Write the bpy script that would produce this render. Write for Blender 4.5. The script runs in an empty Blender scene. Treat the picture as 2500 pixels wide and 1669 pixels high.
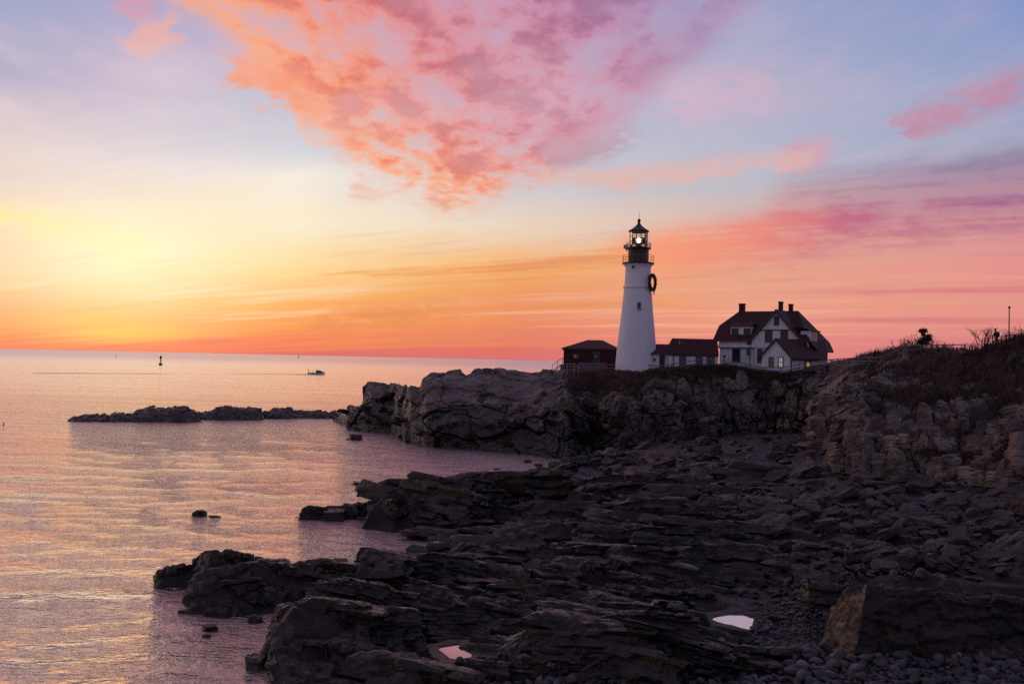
import bpy, bmesh, math, random
import numpy as np
from mathutils import Vector, Matrix

# ------------------------------------------------------------------ camera
SC = bpy.context.scene
COL = SC.collection
W0, H0, F0 = 2500.0, 1669.0, 2300.0           # photograph size and focal length in its pixels
EYE = 13.5                                     # eye height above the low-tide water
ROLL = math.atan(0.0222)
PITCH = math.atan(43.5 / F0)
_c, _s = math.cos(ROLL), math.sin(ROLL)
_Rp = Matrix.Rotation(PITCH, 3, 'X')
CR = _Rp @ Vector((_c, 0, _s)); CU = _Rp @ Vector((-_s, 0, _c)); CF = _Rp @ Vector((0, 1, 0))
cam_d = bpy.data.cameras.new('camera'); cam = bpy.data.objects.new('camera', cam_d); COL.objects.link(cam)
cam.matrix_world = Matrix(((CR.x, CU.x, -CF.x, 0), (CR.y, CU.y, -CF.y, 0), (CR.z, CU.z, -CF.z, EYE), (0, 0, 0, 1)))
cam_d.sensor_fit = 'HORIZONTAL'; cam_d.sensor_width = 36.0; cam_d.lens = 36.0 * F0 / W0
cam_d.clip_start = 0.5; cam_d.clip_end = 200000.0
SC.camera = cam

def ray(x, y):
    """direction of a photograph pixel, scaled to unit depth along +Y"""
    d = CR * ((x - W0 / 2) / F0) + CU * (-(y - H0 / 2) / F0) + CF
    return d / d.y
def at(x, y, Y):
    d = ray(x, y); return Vector((d.x * Y, Y, EYE + d.z * Y))
def atz(x, y, z):
    d = ray(x, y); t = (z - EYE) / d.z; return Vector((d.x * t, t, z))
def hor(x): return 850.5 + 0.0222 * x
def azel(x, y):
    d = ray(x, y).normalized()
    return math.degrees(math.atan2(d.x, d.y)), math.degrees(math.asin(d.z))

# ------------------------------------------------------------------ colour
def lin(r, g=None, b=None):
    if g is None: r, g, b = r
    f = lambda v: (v / 255 / 12.92) if v <= 10.3 else ((v / 255 + 0.055) / 1.055) ** 2.4
    return (f(r), f(g), f(b))

class E:
    """tiny expression wrapper round shader sockets"""
    T = None
    def __init__(s, k): s.k = k
    @staticmethod
    def m(op, *a, clamp=False):
        n = E.T.nodes.new('ShaderNodeMath'); n.operation = op; n.use_clamp = clamp
        for i, v in enumerate(a):
            if isinstance(v, E): E.T.links.new(v.k, n.inputs[i])
            else: n.inputs[i].default_value = v
        return E(n.outputs[0])
    def __add__(s, o): return E.m('ADD', s, o)
    __radd__ = __add__
    def __sub__(s, o): return E.m('SUBTRACT', s, o)
    def __rsub__(s, o): return E.m('SUBTRACT', o, s)
    def __mul__(s, o): return E.m('MULTIPLY', s, o)
    __rmul__ = __mul__
    def __truediv__(s, o): return E.m('DIVIDE', s, o)
    def __neg__(s): return E.m('MULTIPLY', s, -1.0)
def emin(a, b): return E.m('MINIMUM', a, b)
def emax(a, b): return E.m('MAXIMUM', a, b)
def sstep(x, a, b):
    n = E.T.nodes.new('ShaderNodeMapRange'); n.interpolation_type = 'SMOOTHSTEP'
    E.T.links.new(x.k, n.inputs[0]); n.inputs[1].default_value = a; n.inputs[2].default_value = b
    return E(n.outputs[0])
def lstep(x, a, b, c=0.0, d=1.0):
    n = E.T.nodes.new('ShaderNodeMapRange')
    E.T.links.new(x.k, n.inputs[0]); n.inputs[1].default_value = a; n.inputs[2].default_value = b
    n.inputs[3].default_value = c; n.inputs[4].default_value = d
    return E(n.outputs[0])
def vec(x, y, z):
    n = E.T.nodes.new('ShaderNodeCombineXYZ')
    for i, v in enumerate((x, y, z)):
        if isinstance(v, E): E.T.links.new(v.k, n.inputs[i])
        else: n.inputs[i].default_value = v
    return E(n.outputs[0])
def noise(v, scale=1.0, detail=4.0, rough=0.5, dist=0.0, lac=2.0):
    n = E.T.nodes.new('ShaderNodeTexNoise'); n.noise_dimensions = '3D'
    E.T.links.new(v.k, n.inputs['Vector'])
    n.inputs['Scale'].default_value = scale; n.inputs['Detail'].default_value = detail
    n.inputs['Roughness'].default_value = rough; n.inputs['Distortion'].default_value = dist
    n.inputs['Lacunarity'].default_value = lac
    return E(n.outputs[0])
def ramp(x, stops, interp='LINEAR'):
    n = E.T.nodes.new('ShaderNodeValToRGB'); r = n.color_ramp; r.interpolation = interp
    E.T.links.new(x.k, n.inputs[0])
    while len(r.elements) < len(stops): r.elements.new(0.5)
    for e, (p, c) in zip(r.elements, sorted(stops, key=lambda t: t[0])):
        e.position = p; e.color = (*c, 1)
    return E(n.outputs[0])
def mix(f, a, b, mode='MIX'):
    n = E.T.nodes.new('ShaderNodeMix'); n.data_type = 'RGBA'; n.blend_type = mode
    for i, v in ((0, f), (6, a), (7, b)):
        if isinstance(v, E): E.T.links.new(v.k, n.inputs[i])
        elif i == 0: n.inputs[i].default_value = v
        else: n.inputs[i].default_value = (*v, 1)
    return E(n.outputs[2])
# ------------------------------------------------------------------ world: dawn sky with clouds
SUN_AZ, SUN_EL = math.radians(-23.0), math.radians(1.5)
def build_world():
    w = bpy.data.worlds.new('World'); SC.world = w; w.use_nodes = True
    T = w.node_tree; T.nodes.clear(); E.T = T
    tc = T.nodes.new('ShaderNodeTexCoord'); sp = T.nodes.new('ShaderNodeSeparateXYZ')
    T.links.new(tc.outputs['Generated'], sp.inputs[0])
    dx, dy, dz = (E(o) for o in sp.outputs)
    R2D = 180 / math.pi
    az = E.m('ARCTAN2', dx, dy) * R2D
    el = E.m('ARCSINE', dz) * R2D
    # cloud-sheet projections, rotated so that 'a' runs along the wind streets (towards the sun)
    ca, sa = math.cos(SUN_AZ), math.sin(SUN_AZ)
    def sheet(off):
        zz = emax(dz, 0.0) + off
        px, py = dx / zz, dy / zz
        return px * sa + py * ca, px * ca - py * sa
    a, b = sheet(0.07)
    # thin cloud streaks lie almost level, rising a little to the right
    l_ = a * math.cos(math.radians(40)) - b * math.sin(math.radians(40))
    k_ = a * math.sin(math.radians(40)) + b * math.cos(math.radians(40))
    streak = noise(vec(l_ * 0.13, k_ * 0.55, 0.0), 1.0, 5.0, 0.58) - 0.5
    fine = noise(vec(l_ * 0.30, k_ * 1.9, 3.7), 1.0, 4.0, 0.6) - 0.5
    A, B = sheet(0.30)
    wn = noise(vec(A * 5.0, B * 4.6, 11.0), 1.0, 3.0, 0.5) - 0.5
    wn2 = noise(vec(A * 20.0 + 5.0, B * 16.0, 2.0), 1.0, 4.0, 0.62) - 0.5
    # the great cloud is combed towards its own vanishing point
    zf = emax(dz - 0.035, 0.02)
    FX, FY = (dx + dy * 0.03) / zf, dy / zf
    comb = noise(vec(FX * 3.4, FY * 1.15, 5.0), 1.0, 6.0, 0.58) - 0.5
    # ---- base colours: elevation ramps at several azimuths
    cols = [
     (0, [(845,(238,122,98)),(820,(246,140,98)),(760,(250,170,112)),(680,(250,206,152)),(600,(248,216,182)),(530,(250,224,190)),(450,(238,218,208)),(350,(232,214,210)),(250,(214,200,208)),(190,(186,180,204)),(0,(164,170,202))]),
     (300, [(855,(240,112,88)),(835,(252,128,80)),(800,(255,176,78)),(740,(255,196,104)),(680,(255,226,158)),(620,(255,245,198)),(560,(254,236,202)),(480,(246,228,210)),(400,(236,224,222)),(300,(216,206,216)),(200,(206,190,210)),(0,(172,170,206))]),
     (700, [(864,(216,112,104)),(840,(236,122,98)),(790,(255,158,88)),(720,(255,190,104)),(650,(255,224,160)),(550,(252,240,212)),(450,(248,238,226)),(350,(216,216,222)),(250,(198,200,216)),(150,(204,186,210)),(0,(186,176,206))]),
     (1250,[(876,(214,116,118)),(850,(226,112,102)),(780,(236,140,100)),(700,(240,158,100)),(640,(248,184,116)),(560,(236,214,194)),(480,(212,206,210)),(350,(196,196,210)),(200,(194,180,202)),(0,(186,170,200))]),
     (1800,[(886,(224,130,138)),(850,(232,138,130)),(780,(238,156,132)),(700,(234,164,136)),(650,(232,168,140)),(570,(218,180,166)),(500,(194,188,196)),(400,(186,190,206)),(250,(180,180,206)),(50,(168,170,202)),(0,(160,166,202))]),
     (2500,[(900,(206,122,138)),(850,(216,126,136)),(800,(228,146,136)),(740,(230,150,138)),(650,(230,146,142)),(550,(218,152,152)),(440,(176,158,178)),(350,(166,170,196)),(200,(152,166,200)),(50,(136,156,202)),(0,(132,152,202))]),
    ]
    elw = el + streak * lstep(el, 0.0, 14.0, 3.2, 6.5) + fine * lstep(el, 0.0, 10.0, 2.0, 3.0)
    t = E.m('SQRT', emax(elw, 0.0) / 90.0)
    base = None; last = None
    for x, rows in cols:
        azd = azel(x, 700)[0]
        st = [(math.sqrt(max(0.0, azel(x, y)[1]) / 90.0), lin(c)) for y, c in rows]
        top = rows[-1][1]
        st += [(math.sqrt(40 / 90), lin(134, 142, 186)), (math.sqrt(75 / 90), lin(104, 115, 160))]
        r = ramp(t, st)
        if base is None: base = r
        else: base = mix(lstep(az + wn * 5.0, last, azd), base, r)
        last = azd
    # ---- behind the observer: blue-violet dawn sky with a faint pink belt
    back = ramp(t, [(0.0, lin(124, 110, 134)), (0.28, lin(146, 125, 144)), (0.45, lin(126, 124, 156)), (0.7, lin(112, 119, 158)), (0.92, lin(104, 115, 160))])
    aa = E.m('ABSOLUTE', az - math.degrees(SUN_AZ) * 0.4)
    base = mix(sstep(aa, 34.0, 105.0), base, back)
    # thin dusky streaks low down, rosier towards the right
    sk = sstep(streak * 0.9 + fine * 1.0, 0.0, 0.22) * sstep(el, 11.0, 5.5) * sstep(az, -40.0, -14.0) * sstep(el, 0.2, 1.5)
    base = mix(sk * 0.82, base, mix(lstep(az, -12.0, 14.0), lin(230, 144, 88), lin(218, 124, 128)))
    lk = sstep(streak * -0.8 - fine * 1.0, 0.03, 0.28) * sstep(el, 11.0, 5.0) * sstep(el, 0.8, 2.0)
    base = mix(lk * 0.72, base, mix(lstep(az, -22.0, 0.0), lin(255, 238, 190), lin(246, 194, 158)))
    # ---- cloud masks in azimuth / elevation (degrees)
    dens = 0.5 + wn * 0.55 + wn2 * 0.75
    fden = 0.5 + wn * 0.45 + comb * 1.15 + wn2 * 0.25
    X = az + wn * 3.4 + wn2 * 1.2 + comb * 3.0; Y = el + wn * 1.8 + wn2 * 0.8 + comb * 1.4
    X2 = az + wn * 3.5 + wn2 * 6.0; Y2 = el + wn * 2.0 + wn2 * 2.6 - (az - 10.0) * 0.0
    def half(p, q, inner):
        (x0, y0), (x1, y1), (xi, yi) = azel(*p), azel(*q), azel(*inner)
        nx, ny = -(y1 - y0), x1 - x0; L = math.hypot(nx, ny); nx /= L; ny /= L
        c = -(nx * x0 + ny * y0)
        if nx * xi + ny * yi + c < 0: nx, ny, c = -nx, -ny, -c
        return X * nx + Y * ny + c
    def capsule(p, q, ww, X=X, Y=Y, soft=1.6):
        (x0, y0), (x1, y1) = azel(*p), azel(*q)
        ux, uy = x1 - x0, y1 - y0; L2 = ux * ux + uy * uy
        px_, py_ = X - x0, Y - y0
        h = E.m('MULTIPLY', px_ * ux + py_ * uy, 1 / L2, clamp=True)
        ex, ey = px_ - h * ux, py_ - h * uy
        d = E.m('SQRT', ex * ex + ey * ey)
        return sstep(d, ww * soft, ww * 0.3)
    ins = (1100, 250)
    edge = emin(emin(half((400, 0), (870, 440), ins), half((850, 450), (1175, 530), ins)),
                emin(half((1150, 530), (1400, 400), ins), half((1380, 420), (1960, -60), ins)))
    fan = sstep(edge, -0.5, 1.5)
    body = sstep(fden, 0.34, 0.55)
    fan_a = fan * (0.36 + 0.62 * body)
    # colour: orange along the sunward edge and the lower tip, rose inside, mauve to the upper right
    hue = lstep(az + el * 0.96 + wn * 6.0 + comb * 6.0, 1.4, 30.0)
    fcol = ramp(hue, [(0.0, lin(255, 172, 128)), (0.16, lin(249, 154, 124)), (0.36, lin(230, 142, 146)), (0.62, lin(212, 142, 166)), (0.8, lin(192, 132, 168)), (1.0, lin(170, 146, 186))])
    dark = sstep(fden + wn2 * 0.3, 0.46, 0.66)
    fcol = mix(dark * sstep(edge, 0.3, 2.5) * 0.95, fcol, ramp(hue, [(0.0, lin(244, 128, 92)), (0.2, lin(216, 108, 102)), (0.45, lin(186, 98, 122)), (0.75, lin(166, 100, 142)), (1.0, lin(142, 120, 162))]))
    tip = sstep(el, 13.5, 9.0)
    fcol = mix(tip * 0.7, fcol, mix(dark, lin(255, 176, 128), lin(240, 138, 92)))
    col = mix(fan_a, base, fcol)
    # ---- long rose bank over the house, slate towards the right
    bank = emax(capsule((1560, 625), (2050, 548), 1.7, soft=1.35), capsule((1950, 530), (2700, 425), 2.4, soft=1.35))
    bank = bank * (0.45 + 0.55 * sstep(0.5 + wn * 0.4 + fine * 1.1 + streak * 0.6 + wn2 * 0.35, 0.33, 0.56))
    bcol = ramp(lstep(az + wn * 5.0, 8.0, 30.0), [(0.0, lin(250, 160, 120)), (0.3, lin(238, 138, 124)), (0.55, lin(196, 104, 130)), (1.0, lin(160, 98, 140))])
    bcol = mix(sstep(el + wn * 3.0, 8.5, 12.0) * 0.85, bcol, lin(126, 116, 152))
    col = mix(bank * 0.96, col, bcol)
    # orange wisps low over the horizon left of the tower
    wis = emax(capsule((800, 700), (1500, 625), 1.1, soft=1.5), capsule((900, 770), (1650, 735), 0.8, soft=1.6)) * sstep(0.5 + fine * 1.3 + streak * 0.8 + wn2 * 0.3, 0.38, 0.62)
    col = mix(wis * 0.75, col, mix(sstep(fine, -0.05, 0.15), lin(246, 168, 96), lin(222, 140, 98)))
    # ---- loose pieces
    for p, q, ww, c, s in (((2255, 290), (2470, 212), 0.75, (196, 136, 162), 0.85), ((1950, 375), (2010, 372), 0.6, (226, 156, 168), 0.7),
                           ((1330, 432), (1960, 392), 0.5, (238, 178, 160), 0.6), ((1360, 372), (1500, 340), 0.7, (190, 140, 156), 0.7),
                           ((610, 180), (745, 255), 0.8, (250, 158, 120), 0.9), ((370, 90), (425, 66), 0.7, (240, 176, 164), 0.8),
                           ((300, -10), (330, 4), 0.7, (236, 150, 160), 0.8),
                           ((730, 300), (770, 345), 0.5, (248, 190, 160), 0.6), ((0, 520), (330, 600), 0.7, (255, 240, 150), 0.6),
                           ((820, 790), (1080, 765), 0.8, (226, 140, 92), 0.55), ((1700, 235), (1850, 215), 1.2, (216, 178, 200), 0.6)):
        col = mix(capsule(p, q, ww * 1.25, X2, Y2) * s * sstep(dens, 0.30, 0.56), col, lin(c))
    # faint high cirrus everywhere above
    ci = sstep(0.5 + comb * 0.5 + streak * 0.9 + wn * 0.4, 0.46, 0.72) * sstep(el, 7.0, 13.0) * sstep(el, 60.0, 30.0)
    col = mix(ci * 0.38, col, mix(lstep(az, -20.0, 25.0), lin(242, 214, 214), lin(204, 178, 200)))
    # ---- glow round the hidden sun
    gx, gy = azel(290, 655)
    g = E.m('EXPONENT', -(((az - gx) * (az - gx)) / 38.0 + ((el - gy) * (el - gy)) / 11.0))
    col = mix(g * 0.45, col, (1.15, 1.08, 0.80))
    gx, gy = azel(270, 800)
    g2 = E.m('EXPONENT', -(((az - gx) * (az - gx)) / 14.0 + ((el - gy) * (el - gy)) / 0.7)) * sstep(fine + streak, -0.25, 0.15)
    col = mix(g2 * 0.8, col, (1.1, 0.66, 0.16))
    # the sky goes dim only below the horizon (never seen: the sea covers it)
    nish = T.nodes.new('ShaderNodeTexSky'); nish.sky_type = 'NISHITA'; nish.sun_disc = False
    nish.sun_elevation = SUN_EL; nish.sun_rotation = SUN_AZ; nish.altitude = 10
    bg1 = T.nodes.new('ShaderNodeBackground'); T.links.new(col.k, bg1.inputs[0]); bg1.inputs[1].default_value = 0.97
    bg2 = T.nodes.new('ShaderNodeBackground'); T.links.new(nish.outputs[0], bg2.inputs[0]); bg2.inputs[1].default_value = 0.004
    ad = T.nodes.new('ShaderNodeAddShader'); T.links.new(bg1.outputs[0], ad.inputs[0]); T.links.new(bg2.outputs[0], ad.inputs[1])
    out = T.nodes.new('ShaderNodeOutputWorld'); T.links.new(ad.outputs[0], out.inputs[0])
    w.cycles.sampling_method = 'MANUAL'; w.cycles.sample_map_resolution = 512
build_world()
sun_d = bpy.data.lights.new('sun', 'SUN'); sun_o = bpy.data.objects.new('sun', sun_d); COL.objects.link(sun_o)
sun_d.energy = 0.08; sun_d.angle = math.radians(45); sun_d.color = (1.0, 0.62, 0.34)
sun_o.rotation_euler = Vector((-math.sin(SUN_AZ) * math.cos(0.05), -math.cos(SUN_AZ) * math.cos(0.05), -math.sin(0.05))).to_track_quat('-Z', 'Y').to_euler()
SC.cycles.use_denoising = False; SC.cycles.max_bounces = 6; SC.cycles.diffuse_bounces = 3; SC.cycles.glossy_bounces = 3; SC.cycles.transparent_max_bounces = 12
SC.view_settings.view_transform = 'Standard'; SC.view_settings.look = 'None'; SC.view_settings.gamma = 1.0
SC.view_settings.exposure = 0.0; SC.view_settings.use_curve_mapping = False
# ------------------------------------------------------------------ numeric noise
def _h(ix, iy, iz, seed):
    h = (ix.astype(np.int64) * 374761393 + iy.astype(np.int64) * 668265263 + iz.astype(np.int64) * 2147483647 + seed * 1274126177) & 0xFFFFFFFF
    h = ((h ^ (h >> 13)) * 1274126177) & 0xFFFFFFFF
    h = ((h ^ (h >> 16)) * 2246822519) & 0xFFFFFFFF
    return ((h ^ (h >> 15)) & 0xFFFFFF).astype(np.float64) / 16777216.0
def vnoise(p, seed=0):
    i = np.floor(p).astype(np.int64); f = p - i; u = f * f * f * (f * (f * 6 - 15) + 10)
    r = 0.0
    for a in (0, 1):
        wx = u[:, 0] if a else 1 - u[:, 0]
        for b in (0, 1):
            wy = u[:, 1] if b else 1 - u[:, 1]
            for c in (0, 1):
                wz = u[:, 2] if c else 1 - u[:, 2]
                r = r + wx * wy * wz * _h(i[:, 0] + a, i[:, 1] + b, i[:, 2] + c, seed)
    return r * 2 - 1
def fbm(p, octv=4, gain=0.5, seed=0):
    r = 0.0; a = 1.0; q = np.array(p, dtype=np.float64); s = 0.0
    for k in range(octv):
        r = r + a * vnoise(q, seed + k * 17); s += a; a *= gain; q = q * 2.03 + 11.3
    return r / s
def cells(p, seed=0, tilt=0.5, flat=False):
    """blocky relief: every Voronoi cell is a plane of its own height and tilt; returns height, edge distance, cell id"""
    i = np.floor(p).astype(np.int64)
    n = len(p); d1 = np.full(n, 1e9); d2 = np.full(n, 1e9); idv = np.zeros(n); hh = np.zeros(n)
    for a in (-1, 0, 1):
        for b in (-1, 0, 1):
            for c in ((0,) if flat else (-1, 0, 1)):
                ix, iy, iz = i[:, 0] + a, i[:, 1] + b, i[:, 2] + c
                r1, r2, r3 = _h(ix, iy, iz, seed), _h(ix, iy, iz, seed + 1), _h(ix, iy, iz, seed + 2)
                dx, dy = p[:, 0] - ix - r1, p[:, 1] - iy - r2
                dz = 0 if flat else p[:, 2] - iz - r3
                d = np.maximum(np.maximum(np.abs(dx), np.abs(dy)), np.abs(dz)) * 0.6 + np.sqrt(dx * dx + dy * dy + dz * dz) * 0.4
                g1, g2, g3 = _h(ix, iy, iz, seed + 3) - .5, _h(ix, iy, iz, seed + 4) - .5, _h(ix, iy, iz, seed + 5) - .5
                rid = _h(ix, iy, iz, seed + 6)
                hv = rid * 2 - 1 + tilt * 2 * (g1 * dx + g2 * dy + g3 * dz)
                m = d < d1
                d2 = np.where(m, d1, np.minimum(d2, d)); d1 = np.where(m, d, d1)
                idv = np.where(m, rid, idv); hh = np.where(m, hv, hh)
    return hh, d2 - d1, idv

# ------------------------------------------------------------------ objects
def link(name, me, parent=None, mat=None):
    o = bpy.data.objects.new(name, me); COL.objects.link(o)
    if mat is not None and me is not None and not me.materials: me.materials.append(mat)
    if parent is not None: o.parent = parent
    return o
def tag(o, label=None, cat=None, group=None, kind=None):
    if label: o['label'] = label
    if cat: o['category'] = cat
    if group: o['group'] = group
    if kind: o['kind'] = kind
    return o
def empty(name, loc, rz=0.0):
    o = bpy.data.objects.new(name, None); COL.objects.link(o); o.location = loc; o.rotation_euler = (0, 0, rz); o.empty_display_size = 0.3
    return o
def grid_mesh(name, P, smooth=False, attrs=None):
    """P: (rows, cols, 3) array"""
    nr, nc = P.shape[:2]
    idx = np.arange(nr * nc).reshape(nr, nc)
    f = np.stack([idx[:-1, :-1], idx[:-1, 1:], idx[1:, 1:], idx[1:, :-1]], -1).reshape(-1, 4)
    me = bpy.data.meshes.new(name)
    me.vertices.add(nr * nc); me.vertices.foreach_set('co', P.reshape(-1).astype(np.float32))
    me.loops.add(len(f) * 4); me.loops.foreach_set('vertex_index', f.reshape(-1).astype(np.int32))
    me.polygons.add(len(f)); me.polygons.foreach_set('loop_start', np.arange(0, len(f) * 4, 4, dtype=np.int32))
    try: me.polygons.foreach_set('loop_total', np.full(len(f), 4, dtype=np.int32))
    except Exception: pass
    me.polygons.foreach_set('use_smooth', np.full(len(f), smooth))
    me.update(calc_edges=True)
    for k, v in (attrs or {}).items():
        a = me.attributes.new(k, 'FLOAT', 'POINT'); a.data.foreach_set('value', v.reshape(-1).astype(np.float32))
    return me
def tri_mesh(name, V, F, smooth=False):
    """V (n,3), F (m,k) arrays, k = 3 or 4"""
    V = np.asarray(V, dtype=np.float32); F = np.asarray(F, dtype=np.int32); k = F.shape[1]
    me = bpy.data.meshes.new(name)
    me.vertices.add(len(V)); me.vertices.foreach_set('co', V.reshape(-1))
    me.loops.add(F.size); me.loops.foreach_set('vertex_index', F.reshape(-1))
    me.polygons.add(len(F)); me.polygons.foreach_set('loop_start', np.arange(0, F.size, k, dtype=np.int32))
    try: me.polygons.foreach_set('loop_total', np.full(len(F), k, dtype=np.int32))
    except Exception: pass
    me.polygons.foreach_set('use_smooth', np.full(len(F), smooth))
    me.update(calc_edges=True)
    return me
class MB:
    """collects boxes, bars, lathes and polygons into one mesh"""
    def __init__(s): s.v = []; s.f = []
    def add(s, vs, fs):
        o = len(s.v); s.v += [tuple(v) for v in vs]; s.f += [tuple(i + o for i in f) for f in fs]; return s
    def box(s, c, d, M=None):
        x, y, z = c; a, b, h = d[0] / 2, d[1] / 2, d[2] / 2
        vs = [Vector((x + i * a, y + j * b, z + k * h)) for k in (-1, 1) for j in (-1, 1) for i in (-1, 1)]
        if M is not None: vs = [M @ v for v in vs]
        return s.add(vs, [(0, 2, 3, 1), (4, 5, 7, 6), (0, 1, 5, 4), (2, 6, 7, 3), (0, 4, 6, 2), (1, 3, 7, 5)])
    def tube(s, pts, r, n=6, cap=True):
        pts = [Vector(p) for p in pts]; R = r if hasattr(r, '__len__') else [r] * len(pts)
        vs = []; fs = []; ref = None
        for i, p in enumerate(pts):
            t = (pts[min(i + 1, len(pts) - 1)] - pts[max(i - 1, 0)]).normalized()
            if ref is None: ref = Vector((0, 0, 1)) if abs(t.z) < .9 else Vector((1, 0, 0))
            u = (ref - t * ref.dot(t)).normalized(); w = t.cross(u); ref = u
            for k in range(n):
                a = 2 * math.pi * k / n; vs.append(p + (u * math.cos(a) + w * math.sin(a)) * R[i])
        for i in range(len(pts) - 1):
            for k in range(n):
                k2 = (k + 1) % n; fs.append((i * n + k, i * n + k2, (i + 1) * n + k2, (i + 1) * n + k))
        if cap: fs += [tuple(reversed(range(n))), tuple(range((len(pts) - 1) * n, len(pts) * n))]
        return s.add(vs, fs)
    def lathe(s, prof, n=48, c=(0, 0)):
        vs = []; fs = []
        for r, z in prof:
            for k in range(n):
                a = 2 * math.pi * k / n; vs.append((c[0] + r * math.cos(a), c[1] + r * math.sin(a), z))
        for i in range(len(prof) - 1):
            for k in range(n):
                k2 = (k + 1) % n; fs.append((i * n + k, i * n + k2, (i + 1) * n + k2, (i + 1) * n + k))
        fs += [tuple(reversed(range(n))), tuple(range((len(prof) - 1) * n, len(prof) * n))]
        return s.add(vs, fs)
    def prism(s, poly, off):
        n = len(poly); P = [Vector(p) for p in poly]; o = Vector(off)
        return s.add(P + [p + o for p in P], [tuple(range(n)), tuple(reversed(range(n, 2 * n)))] + [(i, i + n, (i + 1) % n + n, (i + 1) % n) for i in range(n)])
    def mesh(s, name, smooth=False):
        me = bpy.data.meshes.new(name); me.from_pydata(s.v, [], s.f); me.update()
        bm = bmesh.new(); bm.from_mesh(me); bmesh.ops.recalc_face_normals(bm, faces=bm.faces); bm.to_mesh(me); bm.free()
        if smooth:
            me.polygons.foreach_set('use_smooth', [True] * len(me.polygons))
            me.set_sharp_from_angle(angle=math.radians(35)) if hasattr(me, 'set_sharp_from_angle') else None
        return me
    def build(s, name, mat, parent=None, smooth=False):
        return link(name, s.mesh(name, smooth), parent, mat)

# ------------------------------------------------------------------ materials
def new_mat(name):
    m = bpy.data.materials.new(name); m.use_nodes = True; T = m.node_tree; E.T = T
    return m, T, T.nodes['Principled BSDF']
def pos():
    n = E.T.nodes.new('ShaderNodeNewGeometry'); return E(n.outputs['Position'])
def sepz(v):
    n = E.T.nodes.new('ShaderNodeSeparateXYZ'); E.T.links.new(v.k, n.inputs[0]); return [E(o) for o in n.outputs]
def scale3(v, x, y, z):
    n = E.T.nodes.new('ShaderNodeVectorMath'); n.operation = 'MULTIPLY'; E.T.links.new(v.k, n.inputs[0]); n.inputs[1].default_value = (x, y, z); return E(n.outputs[0])
def attr(name):
    n = E.T.nodes.new('ShaderNodeAttribute'); n.attribute_name = name; return E(n.outputs['Fac'])
def objrand():
    n = E.T.nodes.new('ShaderNodeObjectInfo'); return E(n.outputs['Random'])
def setin(b, name, v):
    if isinstance(v, E): E.T.links.new(v.k, b.inputs[name])
    elif isinstance(v, tuple) and len(v) == 3: b.inputs[name].default_value = (*v, 1)
    else: b.inputs[name].default_value = v
def bump(b, h, strength, dist):
    n = E.T.nodes.new('ShaderNodeBump'); E.T.links.new(h.k, n.inputs['Height'])
    n.inputs['Distance'].default_value = dist
    if isinstance(strength, E): E.T.links.new(strength.k, n.inputs['Strength'])
    else: n.inputs['Strength'].default_value = strength
    E.T.links.new(n.outputs[0], b.inputs['Normal'])
def plain(name, c, rough=0.6, metal=0.0, var=0.15, scale=3.0, bumpd=0.0):
    m, T, b = new_mat(name); p = pos(); n = noise(p, scale, 4, 0.6)
    setin(b, 'Base Color', mix(n, tuple(v * (1 - var) for v in c), tuple(v * (1 + var) for v in c)))
    b.inputs['Roughness'].default_value = rough; b.inputs['Metallic'].default_value = metal
    if bumpd: bump(b, n, 0.5, bumpd)
    return m
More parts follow.
